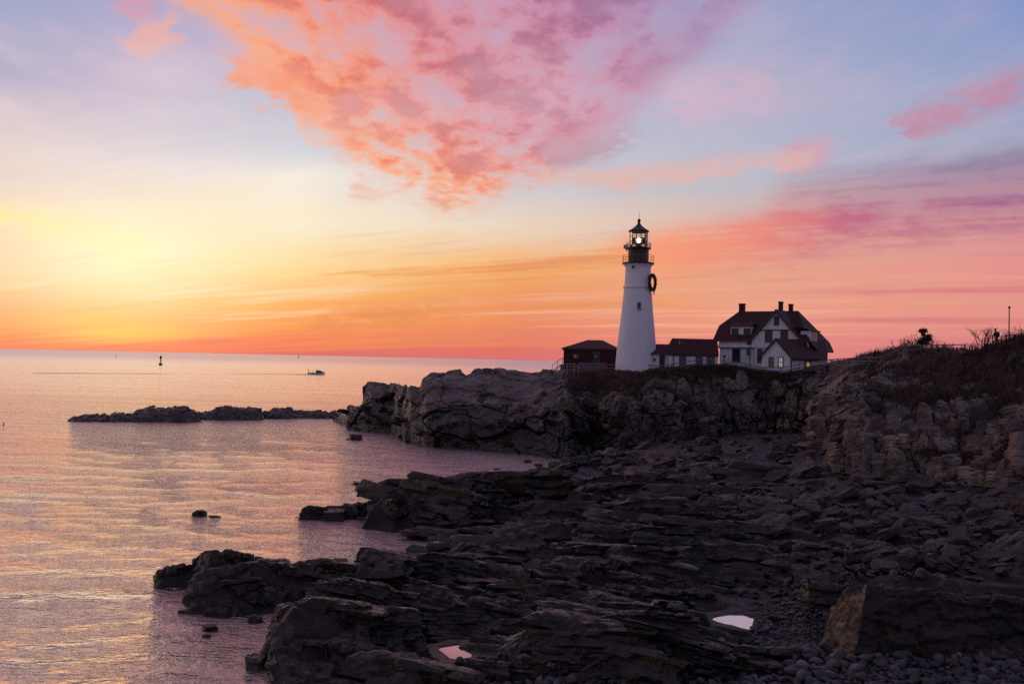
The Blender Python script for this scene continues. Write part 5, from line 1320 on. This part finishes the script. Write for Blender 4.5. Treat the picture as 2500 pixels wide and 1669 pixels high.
def reef(label, tops, yb, seed):
    xs = np.array([t[0] for t in tops], float); ys = np.array([t[1] for t in tops], float)
    n = int((xs[-1] - xs[0]) / 2.2); X = np.linspace(xs[0], xs[-1], n); T = np.interp(X, xs, ys); V = np.linspace(-1, 1, 34)
    P = np.zeros((len(V), n, 3))
    for j in range(n):
        b = gp(X[j], yb + (X[j] - xs[0]) * .0, 0.0); d = b.y + 3.0
        h = max(at(X[j], T[j], d).z, .15)
        for i, v in enumerate(V):
            yy = d + v * (3.2 + .8 * h); pr = max(0, 1 - abs(v) ** 2.2)
            P[i, j] = (b.x / b.y * yy, yy, -.6 + (h + .6) * pr ** .75)
    q = P.reshape(-1, 3); c1, e1, _ = cells(q / np.array([3.0, 2.0, 1.1]) + seed, seed, .5); c2, e2, _ = cells(q / np.array([1.2, .9, .5]), seed + 7, .5)
    up = np.clip((q[:, 2] + .5) / .8, 0, 1)
    c3, e3, _ = cells(q / np.array([.6, .5, .3]) + 2, seed + 15, .5)
    q[:, 2] += up * (.32 * c1 + .22 * c2 + .10 * c3 - .30 * np.clip(1 - e1 / .08, 0, 1)); q[:, 1] += .45 * c1 + .25 * c2; q[:, 0] += .2 * c2
    o = link('reef', grid_mesh('reef', q.reshape(P.shape)), mat=WEEDROCK); tag(o, label, 'reef')
reef('long low dark reef farthest out in the water off the point', [(166,1024),(180,1014),(215,1013),(232,1014),(252,1012),(262,1017),(270,1011),(320,1010),(327,1004),(345,999),(365,995),(410,997),(425,993),(452,995),(462,1001),(475,1006),(489,1011)], 1029, 3)
reef('humped dark reef in the middle of the line off the point', [(487,1013),(500,1006),(512,1004),(525,994),(545,992),(600,994),(625,996),(636,1000),(641,1012)], 1024, 13)
reef('jagged dark reef joining the line of reefs to the point', [(640,1006),(655,1003),(665,997),(708,998),(715,1003),(750,1006),(765,1005),(775,1003),(790,1006),(800,1008),(815,1006),(832,1005),(850,1004)], 1021, 23)

# ------------------------------------------------------------------ cobbles and shingle
def cobble_mesh(seed):
    bm = bmesh.new(); bmesh.ops.create_icosphere(bm, subdivisions=2, radius=1.0); rg = np.random.RandomState(seed)
    p = np.array([v.co[:] for v in bm.verts])
    for _ in range(5):
        n = rg.normal(size=3); n /= np.linalg.norm(n); p -= n * np.clip(p @ n - rg.uniform(.5, .85), 0, None)[:, None]
    p *= (1 + .22 * fbm(p * 1.1 + seed * 3, 2, seed=seed))[:, None]; p *= np.array([1.0, .8, .62])
    for v, q in zip(bm.verts, p): v.co = q
    for f in bm.faces: f.smooth = True
    me = bpy.data.meshes.new('cobble'); bm.to_mesh(me); bm.free(); return me
def cobble_material():
    m, T, b = new_mat('cobble_stone'); r = objrand(); n = noise(pos(), 5.0, 3, .6)
    c = ramp(r, [(0, (.006, .0055, .006)), (.35, (.018, .016, .017)), (.6, (.030, .022, .019)), (.85, (.05, .045, .047)), (.95, (.10, .09, .092)), (1, (.17, .155, .16))])
    setin(b, 'Base Color', mix(n * .5, c, (.03, .028, .03))); b.inputs['Roughness'].default_value = .55; return m
def cobbles():
    mat = cobble_material(); ms = [cobble_mesh(k) for k in range(6)]
    for m in ms: m.materials.append(mat)
    pts = []
    for _ in range(5200):
        if RNG.random() < .62: x, y = RNG.uniform(1080, 2560), RNG.uniform(1598, 1720)
        else: x, y = RNG.uniform(1835, 2010), RNG.uniform(1485, 1610)
        if x > 2010 and y < 1612: continue
        if y < 1640 and x < 1900 and y > 1610: continue
        pts.append((x, y))
    P = [gp(x, y, .7) for x, y in pts]; Z = flat_z(np.array([p.x for p in P]), np.array([p.y for p in P]))
    L = []
    for (x, y), p, z in zip(pts, P, Z):
        if z > 1.6 or any(inside(np.array([x]), np.array([y]), [((q[0] - c[0]) * 1.1 + c[0], (q[1] - c[1]) * 1.1 + c[1]) for q in pl])[0] for pl, c in zip(POOLS, ((1805, 1510), (1112, 1592)))): continue
        s = min(.34, max(.05, math.exp(RNG.gauss(-2.2, .62)))) * (1.15 if x > 1900 and y > 1600 else .9 if y > 1600 else .5)
        L.append((s, x, y, p.x, p.y, z))
    L.sort(reverse=True); V, F, o = [], [], 0
    base = []
    for m in ms:
        v = np.zeros(len(m.vertices) * 3); m.vertices.foreach_get('co', v); f = np.zeros(len(m.polygons) * 3, dtype=np.int64); m.polygons.foreach_get('vertices', f); base.append((v.reshape(-1, 3), f.reshape(-1, 3)))
    n = 0; kids = []
    for s, x, y, a, b, z in L:
        inv = 1080 < x < 2500 and y < 1672
        rot = (RNG.uniform(-.4, .4), RNG.uniform(-.4, .4), RNG.uniform(0, 6.28))
        if n < 220 and inv:
            ob = put('cobble', RNG.choice(ms), (a, b, z + s * .3), (s, s, s), rot); n += 1
            kids.append(ob)
        else:
            v, f = RNG.choice(base); M = np.array(Matrix.LocRotScale(Vector((a, b, z + s * .25)), __import__('mathutils').Euler(rot), Vector((s, s, s))))
            V.append(v @ M[:3, :3].T + M[:3, 3]); F.append(f + o); o += len(v)
    m2, T, bs = new_mat('shingle_stone'); n_ = noise(pos(), 4.0, 3, .7); setin(bs, 'Base Color', ramp(n_, [(.3, (.009, .008, .0085)), (.55, (.026, .023, .0245)), (.75, (.06, .055, .058))])); bs.inputs['Roughness'].default_value = .5
    ob = link('shingle_beach', tri_mesh('shingle_beach', np.concatenate(V), np.concatenate(F), True), mat=m2); ob['label'] = 'grey cobble and shingle beach along the bottom edge'; ob['kind'] = 'structure'
    for k in kids: k.parent = ob
cobbles()
def rubble():
    """broken rock too small and too many to pick apart, filling the hollows of the flat"""
    rng = np.random.RandomState(31); src = []
    for k in range(6):
        bm = bmesh.new(); bmesh.ops.create_icosphere(bm, subdivisions=2, radius=1.0); p = np.array([v.co[:] for v in bm.verts])
        for _ in range(9):
            n = rng.normal(size=3); n /= np.linalg.norm(n); t = p @ n; p -= n * np.clip(t - rng.uniform(.4, .75), 0, None)[:, None]
        f = np.array([[v.index for v in fc.verts] for fc in bm.faces]); bm.free(); src.append((p * np.array([1.2, .85, .5]), f))
    xs = rng.uniform(1280, 2560, 5200); ys = 1075 + 535 * rng.rand(5200) ** 1.0
    P = [gp(x, y, 1.6) for x, y in zip(xs, ys)]; X = np.array([p.x for p in P]); Y = np.array([p.y for p in P]); Z = flat_z(X, Y)
    V, F, o = [], [], 0
    for x, y, a, b, z in zip(xs, ys, X, Y, Z):
        s = min(.6, math.exp(rng.normal(-1.55, .5)))
        if z < .25 or (x < 1650 and rng.rand() < .6) or in_view_of_pool(a, b, z + s, s * 1.3) or (x > 1990 and y > 1430) or (1835 < x < 2000 and y > 1480): continue
        v, f = src[rng.randint(6)]; M = np.array(Matrix.LocRotScale(Vector((a, b, z + s * .12)), __import__('mathutils').Euler((rng.uniform(-.5, .5), rng.uniform(-.6, .3), rng.uniform(0, 6.28))), Vector((s * rng.uniform(.8, 1.5), s, s))))
        V.append(v @ M[:3, :3].T + M[:3, 3]); F.append(f + o); o += len(v)
    m, T, b = new_mat('rubble_rock'); n = noise(pos(), 1.3, 2, .5); k = noise(pos(), 6.0, 4, .6)
    c = ramp(n, [(.32, (.012, .010, .009)), (.46, (.03, .025, .023)), (.58, (.045, .035, .029)), (.68, (.11, .10, .098))])
    setin(b, 'Base Color', mix(k * .4, c, (.012, .010, .0095))); b.inputs['Roughness'].default_value = .5; b.inputs['Specular IOR Level'].default_value = .25
    ob = link('rubble', tri_mesh('rubble', np.concatenate(V), np.concatenate(F)), mat=m); tag(ob, 'dark broken stones filling the hollows between slabs and ledges', 'rubble', kind='stuff')
rubble()
# ------------------------------------------------------------------ brush and shrubs
M_TWIG = plain('bare_twig', (0.040, 0.024, 0.020), 0.85, var=.4)
M_DARKLEAF = plain('dark_evergreen', (0.010, 0.010, 0.008), 0.8, var=.4)
def brush_mat():
    m, T, b = new_mat('dry_brush'); p = pos(); n = noise(p, .5, 3, .6); k = noise(p, 9.0, 2, .6)
    setin(b, 'Base Color', mix(sstep(n * .5 + k * .5, .3, .7), (.022, .014, .012), (.105, .062, .042))); b.inputs['Roughness'].default_value = .9; b.inputs['Specular IOR Level'].default_value = .15; return m
M_BRUSH = brush_mat()
def brush():
    rng = np.random.RandomState(8); NT, NS = HP.shape[:2]
    V, F, o = [], [], 0
    n = 26000
    i = rng.randint(int(NT * .25), int(NT * .965), n); j = rng.randint(1, NS - 1, n)
    keep = (HV[i, j] > .45) & (HSX[j] > 1352)
    i, j = i[keep], j[keep]
    for a, b in zip(i, j):
        p = HP[a, b]; far = p[1] / 100.0
        for _ in range(4):
            h = rng.uniform(.18, .75) * (1.2 if rng.rand() < .1 else 1) * (.42 if (HSX[b] < 2000 and HT[a] > .84) else 1); an = rng.uniform(0, 6.28); ln = rng.uniform(.05, .5) * h
            q = p + rng.normal(0, .22, 3) * np.array([1, 1, .2]); w = .022 * far + .012
            e = np.array([math.cos(an + 1.57), math.sin(an + 1.57), 0]) * w
            t = q + np.array([math.cos(an) * ln, math.sin(an) * ln, h]); q = q - np.array([0, 0, .12])
            V += [q - e, q + e, t]; F.append((o, o + 1, o + 2)); o += 3
    ob = link('dry_brush', tri_mesh('dry_brush', V, F), mat=M_BRUSH); tag(ob, 'dry brown brush and grass over the headland slopes', 'brush', kind='stuff')
brush()
def shrub(label, x, y, Y, h, spread, seed, dark=0, n0=7, name='bare_shrub', lean=0.0):
    rng = random.Random(seed); b = at(x, y, Y); o = tag(empty(name, b), label, 'shrub'); st = MB(); tips = []
    def grow(p, d, L, r, dep):
        q = p + d * L; st.tube([p, p.lerp(q, .5) + Vector((rng.uniform(-1, 1), rng.uniform(-1, 1), rng.uniform(-1, 1))) * L * .07, q], [r, r * .8, r * .6], 3, False)
        if dep == 0: tips.append(q); return
        for _ in range(rng.choice((2, 2, 3))):
            nd = (d + Vector((rng.gauss(0, .42), rng.gauss(0, .42), rng.gauss(.12, .3)))).normalized(); grow(q, nd, L * rng.uniform(.6, .85), r * .62, dep - 1)
    for _ in range(n0):
        d = Vector((rng.gauss(lean, .45 * spread), rng.gauss(0, .45 * spread), 1)).normalized()
        grow(Vector((rng.uniform(-.25, .25) * spread, rng.uniform(-.25, .25) * spread, -.25)), d, h * rng.uniform(.26, .36), .035 * h / 2 + .008, 3)
    st.build('stem', M_TWIG, o)
    if dark:
        cr = MB()
        for c, r in dark if not isinstance(dark, int) else []:
            for _ in range(330):
                v = Vector((rng.gauss(0, 1), rng.gauss(0, 1), rng.gauss(0, 1))).normalized() * r * abs(rng.gauss(0, .55))
                p = Vector(c) + Vector((v.x, v.y, v.z * .8)); e = Vector((rng.uniform(-1, 1), rng.uniform(-1, 1), rng.uniform(-1, 1))).normalized() * .10; f = e.orthogonal().normalized() * .06
                cr.add([p - e, p + f, p + e, p - f], [(0, 1, 2, 3)])
            st2 = MB().tube([(c[0] * .4, c[1] * .4, 0), c], [.05, .03], 4)
            st2.build('trunk', M_TWIG, o)
        cr.build('crown', M_DARKLEAF, o)
    return o
m97 = 97 / F0
shrub('bare many-stemmed shrub just left of the person on the hilltop', 2402, 850, 97, 3.1, 1.0, 3, n0=11)
shrub('thin leafless shrub between the two hill fences', 2366, 858, 98.5, 1.3, .9, 4, n0=4)
shrub('dark evergreen shrub with two clumped tops behind the hill fence', 2252, 842, 106, 1.2, .8, 5, dark=[((.05, 0, 1.65), .34), ((-.15, .1, 1.58), .26), ((.35, 0, 1.62), .22), ((.68, 0, 1.0), .42), ((.8, 0, .65), .45), ((.3, .1, .7), .6), ((-.2, .2, .4), .7), ((.5, .2, .2), .8), ((.1, 0, 1.2), .22)], n0=5, name='evergreen_shrub')
for k, (x, y, Y, h, lab) in enumerate([(2178, 864, 110, 1.5, 'low leafless shrub lowest on the slope left of the evergreen'), (2203, 852, 109, 1.9, 'rounded leafless shrub on the slope left of the evergreen'), (2230, 845, 107, 2.1, 'dense leafless shrub touching the evergreen shrub'),
                                       (2285, 847, 105, 1.3, 'low leafless shrub right of the evergreen behind the fence'), (2318, 848, 104, .9, 'small leafless shrub behind the middle of the hill fence'), (2138, 868, 114, .7, 'patch of short leafless twigs on the mound behind the pale fence'),
                                       (2474, 840, 97, 1.7, 'leafless shrub at the foot of the flagpole'), (2492, 836, 94, 2.3, 'leafless shrub at the right edge of the hilltop'), (2030, 884, 150, 1.0, 'faint leafless shrub beside the house porch'), (2445, 846, 95.5, .7, 'low twiggy shrub at the feet of the person'), (2382, 858, 96, 1.5, 'low leafless shrub below the many-stemmed one'), (2425, 852, 95, .8, 'short leafless shrub under the first hilltop rail post')]):
    shrub(lab, x, y, Y, h, 1.5, 30 + k, n0=13)

# ------------------------------------------------------------------ person
def person():
    P = at(2433, 845, 95.3); o = tag(empty('person', P), 'person in dark jacket with backpack leaning forward on the hilltop rail', 'person')
    J = {'pel': (0, 0, .93, .145, .17), 'ab': (-.02, 0, 1.10, .13, .16), 'ch': (-.05, 0, 1.30, .14, .19), 'sh': (-.08, 0, 1.42, .10, .15), 'nk': (-.11, 0, 1.50, .055, .055), 'hd0': (-.14, 0, 1.57, .09, .085), 'hd': (-.15, 0, 1.66, .115, .10), 'hd2': (-.14, 0, 1.75, .09, .08), 'nose': (-.25, 0, 1.64, .018, .018)}
    E_ = [('pel', 'ab'), ('ab', 'ch'), ('ch', 'sh'), ('sh', 'nk'), ('nk', 'hd0'), ('hd0', 'hd'), ('hd', 'hd2'), ('hd', 'nose')]
    for s, n in ((-1, 'l'), (1, 'r')):
        J.update({'hip' + n: (.01, s * .10, .84, .105, .10), 'kn' + n: (-.05 * (s + 1.5) / 1.5, s * .11, .48, .07, .07), 'an' + n: (.03, s * .11, .09, .048, .048), 'toe' + n: (-.17, s * .13, .04, .035, .045),
                  'so' + n: (-.09, s * .19, 1.40, .075, .075), 'el' + n: (-.16, s * .24, 1.14, .055, .055), 'wr' + n: (-.36, s * .19, 1.03, .04, .035), 'pa' + n: (-.43, s * .18, 1.03, .022, .042)})
        E_ += [('pel', 'hip' + n), ('hip' + n, 'kn' + n), ('kn' + n, 'an' + n), ('an' + n, 'toe' + n), ('sh', 'so' + n), ('so' + n, 'el' + n), ('el' + n, 'wr' + n), ('wr' + n, 'pa' + n)]
        for f in range(4):
            yy = s * .18 + (f - 1.5) * .022
            J['f%d%s' % (f, n)] = (-.485, yy, 1.03, .010, .010); J['g%d%s' % (f, n)] = (-.51, yy, 1.0, .009, .009); J['h%d%s' % (f, n)] = (-.50, yy, .97 + .006 * f, .008, .008)
            E_ += [('pa' + n, 'f%d%s' % (f, n)), ('f%d%s' % (f, n), 'g%d%s' % (f, n)), ('g%d%s' % (f, n), 'h%d%s' % (f, n))]
        J['t' + n] = (-.42, s * .18 - s * .055, 1.01, .011, .011); J['u' + n] = (-.45, s * .18 - s * .065, .98, .009, .009); E_ += [('pa' + n, 't' + n), ('t' + n, 'u' + n)]
    ks = list(J); me = bpy.data.meshes.new('body'); me.from_pydata([J[k][:3] for k in ks], [(ks.index(a), ks.index(b)) for a, b in E_], [])
    tmp = bpy.data.objects.new('body', me); COL.objects.link(tmp)
    sk = tmp.modifiers.new('skin', 'SKIN'); sk.use_smooth_shade = True; sb = tmp.modifiers.new('sub', 'SUBSURF'); sb.levels = 1; sb.render_levels = 1
    for i, k in enumerate(ks): me.skin_vertices[0].data[i].radius = J[k][3:5]; me.skin_vertices[0].data[i].use_root = (k == 'pel')
    dg = bpy.context.evaluated_depsgraph_get(); m2 = bpy.data.meshes.new_from_object(tmp.evaluated_get(dg)); bpy.data.objects.remove(tmp)
    m2.name = 'body'; m2.materials.clear(); b = link('body', m2, o, plain('dark_clothes', (.012, .012, .015), .8))
    bp = bmesh.new(); bmesh.ops.create_cube(bp, size=1); bmesh.ops.subdivide_edges(bp, edges=bp.edges, cuts=3, use_grid_fill=True)
    for v in bp.verts:
        n = v.co.normalized() * .62; v.co = v.co.lerp(n, .45); v.co = Vector((v.co.x * .22 + .13, v.co.y * .32, v.co.z * .44 + 1.20))
    m3 = bpy.data.meshes.new('backpack'); bp.to_mesh(m3); bp.free(); link('backpack', m3, o, plain('backpack_cloth', (.016, .016, .02), .8))
    hb = bmesh.new(); bmesh.ops.create_uvsphere(hb, u_segments=16, v_segments=10, radius=.125)
    for v in hb.verts: v.co = Vector((v.co.x * 1.05 - .135, v.co.y * .9, max(v.co.z, -.01) * .95 + 1.69))
    m4 = bpy.data.meshes.new('cap'); hb.to_mesh(m4); hb.free(); link('cap', m4, o, plain('cap_cloth', (.012, .010, .012), .85))
person()

# ------------------------------------------------------------------ boat, buoys, wake, foam
def boat():
    p = gp(772, 914, 0.0); m = p.y / F0; o = tag(empty('fishing_boat', p, math.radians(6)), 'small fishing boat with white hull motoring towards the headland', 'boat')
    L = 41 * m; st = []
    for u, hb, sh, kl in ((-.5, .13, .095, -.03), (-.3, .145, .085, -.05), (0, .15, .09, -.06), (.2, .135, .105, -.06), (.36, .09, .13, -.05), (.46, .04, .15, -.03), (.5, .006, .16, .02)):
        st.append([(u * L, -hb * L, sh * L), (u * L, -hb * L * .93, .03 * L), (u * L, -hb * L * .55, kl * L * .7), (u * L, 0, kl * L), (u * L, hb * L * .55, kl * L * .7), (u * L, hb * L * .93, .03 * L), (u * L, hb * L, sh * L)])
    h = MB(); vs = [q for s in st for q in s]; n = 7; fs = []
    for i in range(len(st) - 1):
        for k in range(n - 1): fs.append((i * n + k, i * n + k + 1, (i + 1) * n + k + 1, (i + 1) * n + k))
        fs.append((i * n + n - 1, i * n, (i + 1) * n, (i + 1) * n + n - 1))
    fs.append(tuple(range(n))); h.add(vs, fs).build('hull', plain('boat_white', (.55, .56, .58), .4), o)
    rail = MB()
    for s in (-1, 1): rail.tube([(u * L, s * hb * L, sh * L + .05) for u, hb, sh, _ in ((-.5, .13, .095, 0), (-.3, .145, .085, 0), (0, .15, .09, 0), (.2, .135, .105, 0), (.36, .09, .13, 0), (.46, .04, .15, 0))], .12, 5)
    rail.build('gunwale', M_IRON, o)
    c = MB(); c.box((.13 * L, 0, .16 * L), (.30 * L, .22 * L, .13 * L)); c.box((.33 * L, 0, .15 * L), (.14 * L, .13 * L, .07 * L)); ca = c.build('cabin', plain('cabin_dark', (.06, .06, .07), .5), o)
    MB().box((.11 * L, 0, .235 * L), (.38 * L, .25 * L, .02 * L)).build('cabin_roof', plain('cabin_roof_white', (.35, .33, .35), .5), o)
    for k in range(3):
        MB().box((.03 * L + k * .09 * L, -.113 * L, .19 * L), (.06 * L, .02, .05 * L)).build('window', M_GLASS, ca)
    MB().tube([(.02 * L, 0, .24 * L), (.02 * L, 0, .36 * L)], [.12, .05], 6).build('mast', M_IRON, o)
    MB().box((.10 * L, 0, .27 * L), (.05 * L, .12 * L, .03 * L)).build('radar', M_RAILW, o)
    MB().tube([(.2 * L, .05 * L, .24 * L), (.19 * L, .05 * L, .33 * L)], .05, 5).build('antenna', M_IRON, o)
    g = MB()
    for u in (-.12, -.22, -.32, -.42): g.tube([(u * L, -.13 * L, .09 * L), (u * L, -.13 * L, .2 * L)], .06, 4)
    g.tube([(-.05 * L, -.13 * L, .2 * L), (-.45 * L, -.13 * L, .2 * L)], .06, 4); g.build('stern_frame', M_IRON, o)
    MB().tube([(-.47 * L, 0, .08 * L), (-.48 * L, 0, .36 * L)], [.10, .06], 5).build('staff', M_IRON, o)
    MB().prism([(-.48 * L, 0, .35 * L), (-.44 * L, 0, .30 * L), (-.47 * L, 0, .24 * L)], (0, .06, 0)).build('flag', plain('orange_flag', (.45, .12, .03), .7), o)
boat()
def buoy(label, x, y, hpx, wpx, cage=True):
    p = gp(x, y, 0.0); m = p.y / F0; H = hpx * m; Wd = wpx * m; o = tag(empty('navigation_buoy', p), label, 'buoy'); mt = plain('buoy_paint', (.030, .022, .022), .6)
    MB().lathe([(Wd * .35, -.3), (Wd * .5, 0), (Wd * .5, H * .16), (Wd * .36, H * .2)], 16).build('float', mt, o)
    t = MB()
    for k in range(3 if cage else 1):
        a = 2.1 * k; r0, r1 = (Wd * .22, Wd * .13) if cage else (0, 0)
        t.tube([(math.cos(a) * r0, math.sin(a) * r0, H * .18), (math.cos(a) * r1, math.sin(a) * r1, H * .66)], Wd * .06 if cage else Wd * .22, 5)
    if cage:
        for f in (.32, .46): t.tube([(math.cos(2.1 * k) * Wd * .18, math.sin(2.1 * k) * Wd * .18, H * f) for k in range(4)], Wd * .04, 4)
    t.build('tower', mt, o)
    c = MB()
    if cage:
        c.box((0, 0, H * .78), (Wd * .62, Wd * .08, H * .26)); c.box((0, 0, H * .78), (Wd * .08, Wd * .62, H * .26)); c.lathe([(Wd * .08, H * .9), (Wd * .1, H * .96), (Wd * .02, H)], 8)
    else: c.lathe([(Wd * .1, H * .62), (Wd * .3, H * .7), (Wd * .2, H * .95), (Wd * .02, H)], 10)
    c.build('topmark', mt, o)
buoy('tall dark navigation buoy standing left of the boat', 392, 891, 24, 8.5)
buoy('tiny far buoy on the water near the sun', 283, 871, 6, 2.6, False)
buoy('tiny far buoy on the horizon above the boat', 729, 874, 7, 2.6, False)
buoy('tiny pot buoy at the left edge of the water', 9, 1036, 6, 4, False)
def wake():
    pts = [gp(x, y, 0.0) for x, y in ((90, 911), (200, 911.2), (330, 912.0), (440, 912.6), (560, 911.6), (660, 912.8), (720, 913.8), (762, 914.6))]; rng = np.random.RandomState(2)
    n = 200; t = np.linspace(0, len(pts) - 1, n); X = np.interp(t, range(len(pts)), [p.x for p in pts]); Y = np.interp(t, range(len(pts)), [p.y for p in pts])
    P = np.zeros((9, n, 3)); prof = [0, .25, .6, .9, 1, .9, .6, .25, 0]
    hmod = np.clip(.30 + 1.1 * fbm(np.stack([X * .03, X * 0, X * 0], 1), 3, seed=6) + np.linspace(-.35, .5, n), .12, 1.2)
    for i in range(9):
        P[i, :, 0] = X; P[i, :, 1] = Y + (i - 4) * 2.4; P[i, :, 2] = prof[i] * hmod * .55 - .06
    m, T, b = new_mat('wake_water'); setin(b, 'Base Color', (.03, .022, .03)); b.inputs['Roughness'].default_value = .3; b.inputs['IOR'].default_value = 1.33
    o = link('boat_wake', grid_mesh('boat_wake', P, True), mat=m); tag(o, 'long dark wake line trailing behind the fishing boat', 'wake', kind='stuff')
wake()
def foam():
    V, F, o = [], [], 0; rng = random.Random(4)
    m, T, b = new_mat('sea_foam'); setin(b, 'Base Color', (.32, .29, .31)); b.inputs['Roughness'].default_value = .9
    for x, y, w, h in [(440, 1432, 40, 6), (462, 1428, 24, 5), (536, 1471, 18, 6), (880, 1262, 22, 4), (850, 1258, 20, 3), (1180, 1302, 14, 4), (720, 1262, 20, 3), (1012, 1352, 30, 3), (610, 1648, 20, 5)]:
        for _ in range(10):
            c = gp(x + rng.gauss(0, w * .35), y + rng.gauss(0, h * .3), .13); r = w * c.y / F0 * rng.uniform(.07, .22); k = 9
            V.append(tuple(c)); i0 = o; o += 1
            for q in range(k):
                a = 2 * math.pi * q / k; rr = r * rng.uniform(.4, 1.2); V.append((c.x + math.cos(a) * rr * 1.5, c.y + math.sin(a) * rr * 2.2, c.z + rng.uniform(-.03, .02))); o += 1
            for q in range(k): F.append((i0, i0 + 1 + q, i0 + 1 + (q + 1) % k))
    ob = link('sea_foam', tri_mesh('sea_foam', V, F), mat=m); tag(ob, 'small patches of pale foam where water meets the rocks', 'foam', kind='stuff')
foam()
